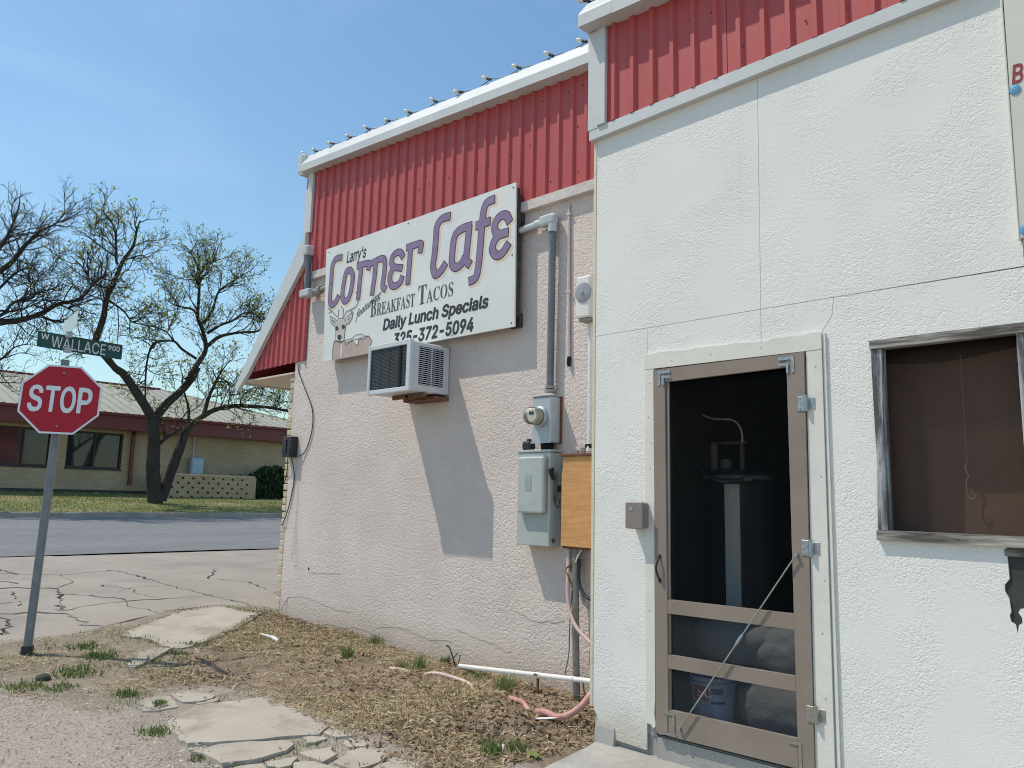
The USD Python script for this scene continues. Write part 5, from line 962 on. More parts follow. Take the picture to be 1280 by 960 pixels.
part(dr, 'rod_eye', [cyl(a + (0, .014, 0), (0, -1, 0), .009, .018, 8), cyl(b_ + (0, .014, 0), (0, -1, 0), .009, .018, 8)], M['zinc'])

ob = thing('outlet_box', 'brown weatherproof outlet box on the white wall left of the screen door', 'outlet', (-2.71, 3.87, 1.25))
part(ob, 'box', bx(-2.725, -2.612, 3.836, YW - .0005, 1.258, 1.402, .008), M['outlet'])
part(ob, 'cover', bx(-2.730, -2.607, 3.818, 3.8355, 1.252, 1.406, .006), M['outlet'])
part(ob, 'screw', lathe([(0, 0), (.011, 0), (.010, .003), (0, .004)], (-2.685, 3.8185, 1.365), (0, -1, 0), 10), M['galv'])

rs = thing('panel_sign', 'large beige panel sign with blue washers fixed high on the white wall', 'sign', (.5, 3.87, 2.56))
part(rs, 'panel', wallpoly(Polygon([(-.694, 2.572), (1.6, 2.572), (1.6, 3.74), (-.690, 3.74)]), YW - .030, .018), M['beigepanel'])
part(rs, 'edge', [bx(-.703, -.6945, YW - .034, YW - .003, 2.565, 3.742, .002)], M['casing'])
part(rs, 'lettering', text_on_wall('B', -.681, -.640, 3.278, .086, YW - .030, True, .1, .002), M['printred'])
for x_, z_ in ((-.672, 3.25), (-.672, 2.605)):
    w_ = part(rs, 'washer', lathe([(.005, 0), (.023, 0), (.022, .004), (.008, .007), (.005, .005)], (x_, YW - .0305, z_), (0, -1, 0), 18), M['bluewasher'])
    part(w_, 'screw', lathe([(0, 0), (.007, 0), (.005, .006), (0, .007)], (x_, YW - .0305, z_), (0, -1, 0), 10), M['dullzinc'])

# ---- inside the doorway
tk = thing('water_tank', 'tall dark cylinder tank with a painted pale upright highlight inside the doorway', 'tank', (-3.0 + .55, 5.0, .12))
tx0, ty0 = -2.70, 5.10
part(tk, 'shell', lathe([(0, .14), (.24, .14), (.24, 1.56), (.22, 1.62), (.13, 1.655), (0, 1.66)], (tx0, ty0, 0), (0, 0, 1), 40), M['tank'], smooth=40)
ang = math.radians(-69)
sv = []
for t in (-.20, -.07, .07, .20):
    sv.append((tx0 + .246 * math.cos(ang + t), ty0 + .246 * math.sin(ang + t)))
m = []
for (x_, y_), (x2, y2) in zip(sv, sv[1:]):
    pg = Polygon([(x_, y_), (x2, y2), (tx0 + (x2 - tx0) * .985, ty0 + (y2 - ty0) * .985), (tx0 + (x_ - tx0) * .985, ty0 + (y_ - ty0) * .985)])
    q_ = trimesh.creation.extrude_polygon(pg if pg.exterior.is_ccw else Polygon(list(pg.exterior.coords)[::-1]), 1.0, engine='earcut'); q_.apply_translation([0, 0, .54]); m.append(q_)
part(tk, 'strip', m, M['strip'])  # upright reflection on the tank, modelled as a pale strip
part(tk, 'collar', lathe([(.22, 1.575), (.25, 1.575), (.25, 1.60), (.22, 1.60)], (tx0, ty0, 0), (0, 0, 1), 40), M['steel'])
part(tk, 'fitting', [cyl((tx0 - .14, ty0 - .05, 1.62), (0, 0, 1), .03, .22, 12), cyl((tx0 + .10, ty0 - .1, 1.62), (0, 0, 1), .016, .2, 12), cyl((tx0 - .01, ty0 - .12, 1.62), (0, 0, 1), .04, .09, 12), cyl((tx0 - .19, ty0 - .05, 1.83), (1, -.1, 0), .012, .31, 10)], M['steel'], smooth=40)
part(tk, 'pipe', tube(spline([(tx0 + .10, ty0 - .1, 1.78), (tx0 + .10, ty0 - .1, 1.90), (tx0 + .05, ty0 - .12, 1.98), (tx0 - .10, ty0 - .15, 2.0), (tx0 - .24, ty0 - .18, 2.06)], 6), .007, 8), M['strip'], smooth=40)
hs = thing('tank_hose', 'dark hose sagging beside the tank inside the doorway', 'hose', (-2.75, 4.7, 1.5))
part(hs, 'hose', tube(spline([(-2.86, 4.75, 1.75), (-2.72, 4.72, 1.60), (-2.6, 4.75, 1.55), (-2.5, 4.82, 1.57)], 6), .014, 8), M['tank'], smooth=40)
part(hs, 'ferrule', cyl((-2.5, 4.82, 1.57), (1, .6, .2), .019, .05, 10), M['steel'])
def bag(centre, size, seed, label, lift=0.0):
    s = trimesh.creation.icosphere(4)
    v = s.vertices.copy()
    v = np.sign(v) * np.abs(v) ** .75
    n_ = meshkit.fbm(v * 1.5 + seed * 7.7, 2, seed) - .5
    v = v * (1 + .30 * n_[:, None])
    wr = meshkit.fbm(v * [5, 5, 2.2] + seed * 3.1, 3, seed + 5) - .5
    v = v * (1 + .05 * wr[:, None])
    v[:, 2] = np.maximum(v[:, 2], -.8)
    v = v * np.array(size) + np.array(centre)
    return single('plastic_bag', trimesh.Trimesh(v, s.faces, process=False), M['bag'], label, 'bag', smooth=True, loc=(centre[0], centre[1], centre[2] - size[2] * .8))
bag((-2.24, 4.30, .65), (.30, .16, .15), 1, 'crumpled grey white bag behind the middle left of the screen door')
bag((-1.86, 4.26, .63), (.26, .15, .135), 2, 'grey white bag behind the middle right of the screen door')
bag((-1.90, 4.27, .34), (.36, .17, .16), 3, 'large grey white bag behind the bottom right of the screen door')
bag((-1.72, 4.36, .86), (.13, .12, .08), 4, 'grey bag topmost of the pile, just above the middle rail')
bag((-2.40, 4.50, .40), (.16, .14, .27), 5, 'grey bag leaning behind the blue bucket')
bk = thing('bucket', 'pale blue plastic bucket with red and blue print behind the bottom screen', 'bucket', (-2.37, 4.17, .12))
bc_ = (-2.365, 4.155, 0)
part(bk, 'pail', lathe([(0, .125), (.105, .125), (.125, .44), (.132, .44), (.132, .455), (.118, .455), (.10, .14), (0, .14)], bc_, (0, 0, 1), 32), M['bucket'], smooth=40)
part(bk, 'rim', lathe([(.126, .415), (.136, .415), (.136, .425), (.126, .425)], bc_, (0, 0, 1), 32), M['bucket'])
def curved(shape_pts, z0, z1, a0, a1, rad, mat_, name):
    n_ = 8; V = []; F = []
    for k in range(n_ + 1):
        t = math.radians(a0 + (a1 - a0) * k / n_)
        for z_ in (z0, z1):
            for rr in (rad + .0018 + (z_ - .14) * .064, rad + .0002 + (z_ - .14) * .064):
                V.append((bc_[0] + rr * math.cos(t), bc_[1] + rr * math.sin(t), z_))
    for k in range(n_):
        a_, b2 = 4 * k, 4 * k + 4
        for s, t in ((0, 2), (2, 3), (3, 1), (1, 0)):
            F += [(a_ + s, b2 + s, b2 + t), (a_ + s, b2 + t, a_ + t)]
    part(bk, name, fixed(trimesh.Trimesh(np.array(V), np.array(F), process=False)), mat_)
curved(None, .335, .42, -115, -72, .1065, M['printred'], 'print_patch')
curved(None, .37, .40, -66, -35, .1065, M['printblue'], 'print_band')
curved(None, .32, .332, -66, -28, .1065, M['printblue'], 'print_band')
tm = meshkit.text_mesh('SC', .045, .0012, True); v = tm.vertices.copy()
th = np.radians(-104) + v[:, 0] / .115
rr = .1065 + .0022 + (.36 - .14) * .064 + v[:, 2]
part(bk, 'lettering', fixed(trimesh.Trimesh(np.c_[bc_[0] + rr * np.cos(th), bc_[1] + rr * np.sin(th), .352 + v[:, 1]], tm.faces, process=False)), M['pvc'])
# ================================================================ STOP SIGN
ss = thing('stop_sign', 'red octagonal stop sign with green street name blades on a leaning steel post', 'sign', (-7.36, 2.10, .08))
pb0, pb1 = np.array((-7.36, 2.10, -.05)), np.array((-7.345, 2.155, 2.60))
def square_tube(a, b_, w, rot):
    t = (b_ - a) / np.linalg.norm(b_ - a); u, w2 = frame_of(t)
    u1 = u * math.cos(rot) + w2 * math.sin(rot); w1 = np.cross(t, u1)
    V = [p + (sx * u1 + sy * w1) * w for p in (a, b_) for sx, sy in ((-1, -.8), (-.8, -1), (.8, -1), (1, -.8), (1, .8), (.8, 1), (-.8, 1), (-1, .8))]
    return trimesh.convex.convex_hull(np.array(V))
part(ss, 'post', square_tube(pb0, pb0 + (pb1 - pb0) * .96, .0285, .5), M['post'])
part(ss, 'sleeve', square_tube(pb0 - (0, 0, .1), pb0 + (pb1 - pb0) * .075, .040, .5), M['blackplastic'])
from math import sin, cos
def rot_zyx(a, b_, c):
    Rz = np.array([[cos(a), -sin(a), 0], [sin(a), cos(a), 0], [0, 0, 1]]); Ry = np.array([[cos(b_), 0, sin(b_)], [0, 1, 0], [-sin(b_), 0, cos(b_)]]); Rx = np.array([[1, 0, 0], [0, cos(c), -sin(c)], [0, sin(c), cos(c)]])
    return Rx @ Ry @ Rz
RS = np.array(ROTS)
CS = np.array((-7.262, 2.123, 2.148))
def onsign(m):
    v = m.vertices @ RS.T + CS
    return fixed(trimesh.Trimesh(v, m.faces, process=False))
def octa(s): 
    R0 = s / math.cos(math.pi / 8) / 2
    return Polygon([(R0 * math.cos(math.radians(22.5 + 45 * k)), R0 * math.sin(math.radians(22.5 + 45 * k))) for k in range(8)]).buffer(.004).buffer(-.0)
W8 = .590
part(ss, 'plate', onsign(wallpoly(octa(W8), 0, .003)), M['galv'])
part(ss, 'border', onsign(wallpoly(octa(W8 - .002), -.0012, .0010)), M['stopwhite'])
part(ss, 'face', onsign(wallpoly(octa(W8 - .032), -.0022, .0009)), M['stopred'])
lx = -.236
for ch, w_ in (('S', .102), ('T', .102), ('O', .110), ('P', .104)):
    part(ss, 'letter', [onsign(text_on_wall(ch, lx + q_, lx + w_ + q_, -.108 + .5 * q_, .212, -.0023 - .0002 * k, True, 0, .0010)) for k, q_ in enumerate((0, .004))], M['stopwhite'])
    lx += w_ + (.012 if ch == 'T' else .018)
part(ss, 'bolt', [onsign(lathe([(0, 0), (.009, 0), (.008, .004), (0, .006)], (x_, -.0023, z_), (0, -1, 0), 10)) for x_, z_ in ((.0, .232), (.0, -.232))], M['dullzinc'])
# street name blade along the far street, and the crossing blade seen almost edge-on
def blade(a, b_, z0, z1, h, mat_, name='street_name_blade', lettered=False):
    a, b_ = np.array(a, float), np.array(b_, float)
    d = np.array([*(b_ - a), 0.0]); L = np.linalg.norm(d); d /= L
    nrm = np.array([d[1], -d[0], 0.0])
    if nrm[0] < 0: nrm = -nrm
    slope = (z1 - z0) / L
    def put(m):
        v = m.vertices
        w = np.outer(v[:, 0], d) + np.outer(-v[:, 1], nrm) + np.array([a[0], a[1], z0]); w[:, 2] += v[:, 2] + v[:, 0] * slope
        return fixed(trimesh.Trimesh(w, m.faces, process=False))
    bp_ = part(ss, name, put(wallpoly(sbox(0, -h / 2, L, h / 2).buffer(-.01).buffer(.01), 0, .003)), mat_)
    return put, L, bp_
put, L, bl = blade((-7.39, 1.935), (-7.335, 2.60), 2.652, 2.628, .135, M['bladegreen'])
part(bl, 'lettering', put(text_on_wall('WALLACE', .105, .53, -.052, .096, -.0012, False, 0, .001)), M['stopwhite'])
part(bl, 'lettering', put(text_on_wall('W', .025, .085, .005, .045, -.0012, True, 0, .001)), M['stopwhite'])
part(bl, 'lettering', put(text_on_wall('900', .55, .645, .0, .044, -.0012, True, 0, .001)), M['stopwhite'])
blade((-7.62, 2.19), (-7.02, 2.115), 2.80, 2.805, .14, M['palegreen'], 'crossing_blade')
part(ss, 'blade_bracket', [bx(-7.37, -7.315, 2.13, 2.185, 2.56, 2.60, .004), bx(-7.365, -7.32, 2.135, 2.18, 2.69, 2.745, .004)], M['galv'])

# ================================================================ FAR SIDE OF THE STREET
XB = -31.0
fb = thing('brick_building', 'long low tan brick building with dark red fascia and pale metal roof across the street', 'building', (XB, 10, 1.3))
wins = [(7.2, 8.92, 2.20, 3.52), (9.42, 11.33, 2.20, 3.52), (3.4, 6.4, 2.2, 3.52), (-.6, 2.4, 2.2, 3.52)]
wp_ = sbox(-6, 1.0, 19.6, 3.78).difference(unary_union([sbox(a, c, b_, d) for a, b_, c, d in wins]))
def facewall(g, xf, d):
    m = cat_([trimesh.creation.extrude_polygon(p, d, engine='earcut') for p in polys(g)])
    v = m.vertices
    return fixed(trimesh.Trimesh(np.c_[xf - d + v[:, 2], v[:, 0], v[:, 1]], m.faces, process=False))
part(fb, 'wall', facewall(wp_, XB, .3), M['brickfar'])
part(fb, 'wall', [bx(-43, XB - .3, 19.3, 19.6, 1.0, 3.8), bx(-43, XB - .3, -6, -5.7, 1, 3.8), bx(-43, -42.7, -6, 19.6, 1, 3.8)], M['brickfar'])
part(fb, 'base_course', bx(XB, XB + .04, -6, 19.6, 1.0, 1.42), M['darkmetal'])
for a, b_, c, d in [(w0, w1, w2, w3) for w0, w1, w2, w3 in wins]:
    w_ = part(fb, 'window', bx(XB - .16, XB - .14, a, b_, c, d), M['darkglass'])
    part(w_, 'frame', [bx(XB - .14, XB - .06, a, a + .06, c, d), bx(XB - .14, XB - .06, b_ - .06, b_, c, d), bx(XB - .14, XB - .06, a + .06, b_ - .06, c, c + .06), bx(XB - .14, XB - .06, a + .06, b_ - .06, d - .07, d), bx(XB - .14, XB - .07, (a + b_) / 2 - .03, (a + b_) / 2 + .03, c + .06, d - .07)], M['darkmetal'])
    part(w_, 'sill', bx(XB - .14, XB + .03, a - .02, b_ + .02, c - .06, c), M['darkmetal'])
part(fb, 'fascia', [bx(XB + .46, XB + .5, -7, 20.3, 3.64, 4.22), bx(XB, XB + .459, -7, 20.3, 3.66, 3.70)], M['maroon'])
part(fb, 'gutter', bx(XB + .502, XB + .60, -7, 20.3, 4.14, 4.25, .02), M['maroon'])
e0, zr0, rx, zr = XB + .58, 4.25, -36.2, 6.0
ry0, ry1, yend = -3, 14.6, 20.35
V = np.array([(e0, -7, zr0), (e0, yend, zr0), (rx, ry1, zr), (rx, ry0, zr), (-43.4, -7, zr0 - .05), (-43.4, yend, zr0 - .05)])
part(fb, 'roof', fixed(trimesh.Trimesh(np.vstack([V, V - (0, 0, .06)]), [(0, 1, 2), (0, 2, 3), (1, 5, 2), (3, 2, 5), (3, 5, 4), (0, 3, 4), (6, 8, 7), (6, 9, 8), (7, 8, 11), (9, 11, 8), (9, 10, 11), (6, 10, 9), (0, 6, 7), (0, 7, 1), (1, 7, 11), (1, 11, 5), (5, 11, 10), (5, 10, 4), (4, 10, 6), (4, 6, 0)], process=False)), M['roofmetal'])
for y in np.arange(4.8, yend, .40):
    f = 1.0 if y < ry1 else max(0.0, (yend - y) / (yend - ry1))
    a = np.array((e0, y, zr0 + .012)); b_ = a + (np.array((rx, y, zr + .012)) - a) * f
    part(fb, 'roof_seam', tube([a, b_], .026, 4), M['roofseam'])
part(fb, 'ridge_cap', tube([(rx, -3, zr + .01), (rx, ry1, zr + .01)], .07, 6), M['maroon'])
part(fb, 'hip_cap', tube([(rx, ry1, zr + .01), (e0, yend, zr0 + .02)], .05, 6), M['roofmetal'])
part(fb, 'downspout', [bx(XB + .03, XB + .13, 11.60, 11.72, 1.62, 3.64), bx(XB + .03, XB + .45, 11.61, 11.71, 3.52, 3.62)], M['maroon'])
ub = thing('utility_box', 'pale blue grey utility cabinet on the tan brick wall behind the pierced wall', 'utility box', (XB + .2, 14.1, 2.1))
part(ub, 'body', bx(XB + .005, XB + .28, 13.88, 14.38, 2.1, 2.78, .03), M['utility'])
part(ub, 'conduit', [tube([(XB + .08, 14.0, 2.8), (XB + .08, 14.0, 3.6)], .025, 6), tube([(XB + .08, 14.1, 2.1), (XB + .08, 14.1, 1.3)], .03, 6)], M['utility'])
part(ub, 'cover', bx(XB + .282, XB + .30, 13.92, 14.34, 2.14, 2.74, .01), M['utility'])
# pierced brick planter wall
XPW = -29.6
pw = thing('pierced_wall', 'low tan brick wall with rows of small openings in front of the tan building', 'wall', (XPW, 14.6, 1.2))
kf = (abs(XPW)) / 31.0
y0, y1 = 13.0 * kf, 16.74 * kf
zb, zt = 1.12, 2.10
holes = []
ny = 9; dy = (y1 - y0) / ny
for j in range(ny):
    for k in range(5):
        off = (.28 if k % 2 else .72) * dy
        cy, cz = y0 + j * dy + off, zb + .12 + k * .175
        if cy < y1 - .2: holes.append(sbox(cy - .045, cz - .035, cy + .045, cz + .035))
part(pw, 'brickwork', facewall(sbox(y0, zb, y1, zt - .06).difference(unary_union(holes)), XPW, .12), M['brickfar'])
part(pw, 'backing', bx(XPW - .30, XPW - .14, y0 + .02, y1 - .02, zb, zt - .08), M['dark'])
part(pw, 'coping', [bx(XPW - .32, XPW + .02, y0 - .03, y1 + .03, zt - .058, zt)], M['tanbrick'])
part(pw, 'end_pier', [bx(XPW - .30, XPW - .001, y1 + .001, y1 + .10, zb, zt - .06), bx(XPW - .30, XPW - .001, y0 - .1, y0 - .001, zb, zt - .06)], M['brickfar'])

def leaf_tris(C, size, r, flat=0.0):
    """One small triangle pair per point: a folded leaf."""
    n = len(C); d = r.normal(size=(n, 3)); d[:, 2] *= (1 - flat); d /= np.linalg.norm(d, axis=1)[:, None]
    e = np.cross(d, r.normal(size=(n, 3))); e /= np.linalg.norm(e, axis=1)[:, None]
    s = size * r.uniform(.6, 1.35, n)[:, None]
    V = np.stack([C, C + d * s * .5 + e * s * .3, C + d * s, C + d * s * .5 - e * s * .3], 1).reshape(-1, 3)
    b_ = np.arange(n)[:, None] * 4
    F = np.vstack([b_ + [0, 1, 2], b_ + [0, 2, 3]])
    return trimesh.Trimesh(V, F, process=False)
def shrub(name, label, c, size, n, seed):
    r = np.random.default_rng(seed)
    t = thing(name, label, 'shrub', (c[0], c[1], c[2]))
    d = r.normal(size=(n, 3)); d /= np.linalg.norm(d, axis=1)[:, None]; d[:, 2] = np.abs(d[:, 2])
    lump = .72 + .5 * meshkit.fbm(d * 2.3 + seed, 3, seed)
    P = np.array(c) + d * np.array(size) * (lump * r.uniform(.55, 1.0, n) ** .5)[:, None]
    part(t, 'foliage', leaf_tris(P, .16, r), M['shrubleaf'])
    part(t, 'stem', [tube([np.array(c) + (r.normal(0, .1), r.normal(0, .25), -.05), np.array(c) + (r.normal(0, .3), r.normal(0, .6), size[2] * .7)], [.035, .012], 5) for _ in range(9)], M['bark'])
shrub('evergreen_shrub', 'dark evergreen shrub to the right of the pierced brick wall', (-30.2, 17.0, 1.25), (.75, 1.05, 1.38), 9000, 61)

# ================================================================ TREES
def depth_off(P, amp, seed):
    return (meshkit.fbm(np.c_[P[:, 0] * .45, P[:, 1] * .45, P[:, 0] * 0 + 1.7], 2, seed) - .5) * amp * np.clip((P[:, 1] - 2.0) / 2.5, 0, 1)
def grow(name, label, cat, limbs, X0, base, seed, amp, nleaf, leafsize, density=1.0, trunk_n=1, fine=True):
    r = np.random.default_rng(seed)
    t = thing(name, label, cat, base)
    wood = {'trunk': [], 'limb': [], 'twig': []}; leaves = []
    def path3(L):
        P = spline([(a, 0, b_) for a, b_ in L], 5)[:, [0, 2]]
        off = depth_off(P, amp, seed)
        Q = np.c_[np.full(len(P), X0), P]
        eye = np.array(EYE)
        return eye + (Q - eye) * (1 + off / abs(X0))[:, None]
    def sub(P, rad, level):
        """Twigs growing from a branch P of radii rad."""
        seg = np.linalg.norm(np.diff(P, axis=0), axis=1); total = seg.sum()
        cum = np.r_[0, np.cumsum(seg)]
        n = max(2, int(total * (3.6, 4.4, 5.0)[level] * density))
        for s in np.sort(r.uniform(.12 if level else .2, 1, n)):
            i = min(len(P) - 2, int(np.searchsorted(cum, s * total) - 1)); i = max(i, 0)
            p = P[i] + (P[i + 1] - P[i]) * ((s * total - cum[i]) / max(seg[i], 1e-6))
            dirn = (P[i + 1] - P[i]) / max(seg[i], 1e-6)
            rv = r.normal(size=3); rv -= dirn * (rv @ dirn); rv /= np.linalg.norm(rv) + 1e-9
            d = dirn * r.uniform(.35, .9) + rv * r.uniform(.6, 1.0) + np.array([0, 0, .22]); d /= np.linalg.norm(d)
            L = (r.uniform(.7, 1.7), r.uniform(.35, .9), r.uniform(.16, .45))[level] * (1.15 - .5 * s)
            k = (6, 5, 3)[level]; Q = [p]; dd = d.copy()
            for _ in range(k):
                dd = dd + r.normal(0, .20, 3) + np.array([0, 0, .05]); dd /= np.linalg.norm(dd)
                Q.append(Q[-1] + dd * L / k)
            Q = np.array(Q)
            r0 = min((.020, .010, .0058)[level], float(np.interp(s, [0, 1], [rad[0], rad[-1]])) * .7 + .002)
            rr = np.linspace(r0, (.007, .005, .0038)[level], len(Q))
            wood['twig'].append(tube(Q, rr, 4 if level == 0 else 3, False))
            if level < (2 if fine else 1): sub(Q, rr, level + 1)
            m = r.random() < nleaf
            if m and level >= 1:
                c = int(r.integers(1, 4)); q = Q[-1] + r.normal(0, .05, (c, 3)); leaves.append(q)
                if level == 1: leaves.append(Q[r.integers(2, len(Q))] + r.normal(0, .06, (2, 3)))
    for i, (a, b_, L) in enumerate(limbs):
        P = path3(L); rad = np.linspace(a, b_, len(P)) * .82
        wob = 1 + .16 * (meshkit.noise(np.c_[np.arange(len(P)) * .8, np.full(len(P), i * 3.1), np.zeros(len(P))], seed) - .5)
        rad = rad * wob
        if i < trunk_n: rad[0] *= 1.35
        big = a > .15
        part(t, 'trunk' if i < trunk_n or (a >= .24) else 'limb', tube(P, rad, 12 if big else 7), M['bark'], smooth=60)
        if a <= .14: sub(P, rad, 0)
    part(t, 'twigs', wood['twig'], M['twig'], kind='stuff')
    if leaves:
        part(t, 'leaves', leaf_tris(np.vstack(leaves), leafsize, r), M['leaf'], kind='stuff')
    return t
TREE_A[0] = (.32, .22, [(11.1, .86)] + TREE_A[0][2])
grow('leafing_tree', 'dark twin trunked tree just coming into leaf on the lawn across the street', 'tree', TREE_A, -27.0, (-27, 11.1, .95), 81, 3.0, .75, .085, 1.3)
TREE_B = [(.30, .20, [(3.6, .9), (3.75, 2.5), (3.9, 4.0)]), (.18, .13, [(3.9, 4.0), (4.2, 4.8), (4.59, 5.5)]), (.15, .11, [(3.9, 4.0), (4.1, 5.4), (4.84, 6.76)]), (.10, .07, [(4.84, 6.76), (4.92, 6.95), (4.99, 7.17)]), (.10, .05, [(3.9, 4.0), (4.4, 4.0), (4.77, 4.15)])] + TREE_B
grow('bare_tree', 'almost bare tree whose dark branches reach in at the left edge of the view', 'tree', TREE_B, -25.5, (-25.5, 3.6, .9), 82, 3.0, .2, .06, 1.35)

# ================================================================ PLANTS AND LITTER ON THE GROUND
def blades(P, h, w, r, lean=.5, up=True):
    """Grass blades, one triangle each, rooted at the points P."""
    n = len(P)
    a = r.uniform(0, 2 * np.pi, n); s = np.stack([np.cos(a), np.sin(a), np.zeros(n)], 1)
    b_ = r.uniform(0, 2 * np.pi, n); ln = np.abs(r.normal(0, lean, n))
    d = np.stack([np.cos(b_) * np.sin(ln), np.sin(b_) * np.sin(ln), np.cos(ln)], 1)
    hh = (h * r.uniform(.45, 1.25, n))[:, None]
    ww = w * r.uniform(.6, 1.3, n)[:, None] * .5
    m = P + d * hh * .55
    tip = P + d * hh; tip[:, 2] -= (hh[:, 0] * ln * .18)
    V = np.stack([P - s * ww, P + s * ww, m + s * ww * .7, m - s * ww * .7, tip], 1).reshape(-1, 3)
    k = np.arange(n)[:, None] * 5
    return trimesh.Trimesh(V, np.vstack([k + [0, 1, 2], k + [0, 2, 3], k + [3, 2, 4]]), process=False)
def flakes(P, L, w, r, tilt=.25):
    """Flat bits lying about: straws, leaf scraps."""
    n = len(P); a = r.uniform(0, 2 * np.pi, n); t = r.normal(0, tilt, n)
    d = np.stack([np.cos(a) * np.cos(t), np.sin(a) * np.cos(t), np.sin(t)], 1)
    s = np.stack([-np.sin(a), np.cos(a), r.normal(0, .35, n)], 1)
    l_ = (L * r.uniform(.4, 1.4, n))[:, None] * .5; w_ = (w * r.uniform(.6, 1.4, n))[:, None] * .5
    V = np.stack([P - d * l_ - s * w_, P + d * l_ - s * w_ * .4, P + d * l_ * 1.05 + s * w_ * .5, P - d * l_ * .9 + s * w_], 1).reshape(-1, 3)
    k = np.arange(n)[:, None] * 4
    return trimesh.Trimesh(V, np.vstack([k + [0, 1, 2], k + [0, 2, 3]]), process=False)
slab_area = unary_union([Polygon(P) for P in SLABS] + [ds.buffer(.02)])
slab_core = unary_union([Polygon(P).buffer(-.045) for P in SLABS] + [ds.buffer(-.02)])
def scatter(poly, n, r, dens=None, avoid=slab_core):
    b_ = poly.bounds; P = np.c_[r.uniform(b_[0], b_[2], n), r.uniform(b_[1], b_[3], n)]
    k = contains_xy(poly, P[:, 0], P[:, 1])
    if avoid is not None: k &= ~contains_xy(avoid, P[:, 0], P[:, 1])
    P = P[k]
    if dens is not None: P = P[r.random(len(P)) < dens(P[:, 0], P[:, 1])]
    z = ground_h(P[:, 0], P[:, 1]) + .022 * contains_xy(slab_area, P[:, 0], P[:, 1])
    return np.c_[P, z]
r = np.random.default_rng(51)
vis = Polygon([(-8.1, 1.2), (-8.7, 4.74), (-3.0, 4.74), (-3.0, 2.4), (-4.4, 1.0)])
dz = dirt_poly.buffer(.3).intersection(vis)
def d_rag(x, y): return np.clip(soft(dirt_poly, x, y, .4), 0, 1)
def d_straw(x, y):
    a = n2(x, y, 1.6, 33)
    bare = np.exp(-(((x + 3.45) / .5) ** 2 + ((y - 3.55) / .28) ** 2))
    right = np.clip((x + 4.1) / .8, 0, 1)
    return np.clip((a - .43) * 3.8, .05, 1) * (1 - .9 * bare) * (1 - .55 * right) * d_rag(x, y)
P = scatter(dz, 120000, r, d_straw); P[:, 2] += r.uniform(0, .02, len(P))
tag(stage.GetPrimAtPath(single('dead_grass', flakes(P, .066, .0044, r, .22), M['straw'], 'flattened dead straw coloured grass covering the dirt along the pink wall', 'grass', kind='stuff')))
P = scatter(dz, 42000, r, d_straw); P[:, 2] -= .003
single('dry_grass_blades', blades(P, .06, .0045, r, .75), M['straw'], 'standing dry grass blades among the flattened straw by the pink wall', 'grass', kind='stuff')
def d_lit(x, y):
    return np.clip(.16 + 1.3 * (n2(x, y, 2.4, 37) - .45) + .55 * np.clip((x + 4.3) / .8, 0, 1) + .6 * np.exp(-((y - 4.55) / .25) ** 2) * (x < -6.5), 0, 1) * d_rag(x, y) * .62
P = scatter(dz, 34000, r, d_lit); P[:, 2] += r.uniform(0, .018, len(P))
single('leaf_litter', flakes(P, .034, .016, r, .5), M['litter'], 'brown leaf litter and twig bits on the dirt by the white corner', 'leaf litter', kind='stuff')
edge_zone = unary_union([verge_poly.buffer(.1), LineString([(-8.7, 4.6), (-8.2, 4.75), (-8.0, 4.72)]).buffer(.12), LineString([(-8.4, 3.2), (-8.7, 4.0), (-8.72, 4.6)]).buffer(.12)])
def d_edge(x, y): return np.clip((n2(x, y, 2.6, 41) - .47) * 5, 0, 1) * .8
P = scatter(edge_zone, 30000, r, d_edge)
single('verge_grass', blades(P, .036, .005, r, .9), M['lawnblade'], 'thin patchy grass on the verge around the stop sign post', 'grass', kind='stuff')
P = scatter(edge_zone, 46000, r, lambda x, y: np.clip((n2(x, y, 2.0, 43) - .40) * 3, 0, 1)); P[:, 2] += r.uniform(0, .01, len(P))
single('verge_straw', flakes(P, .05, .004, r, .3), M['straw'], 'dry straw scattered over the verge and around the path slabs', 'straw', kind='stuff')
# grass and dirt standing in the joints of the path
joint = unary_union([Polygon(P_).buffer(.06) for P_ in SLABS]).difference(unary_union([Polygon(P_).buffer(-.005) for P_ in SLABS]))
P = scatter(joint, 90000, r, lambda x, y: np.clip((n2(x, y, 3.2, 45) - .5) * 3, 0, .7), None)
P = P[:int(9000)]
single('joint_grass', blades(P, .03, .005, r, .8), M['lawnblade'], 'low grass growing in the joints of the broken path', 'grass', kind='stuff')
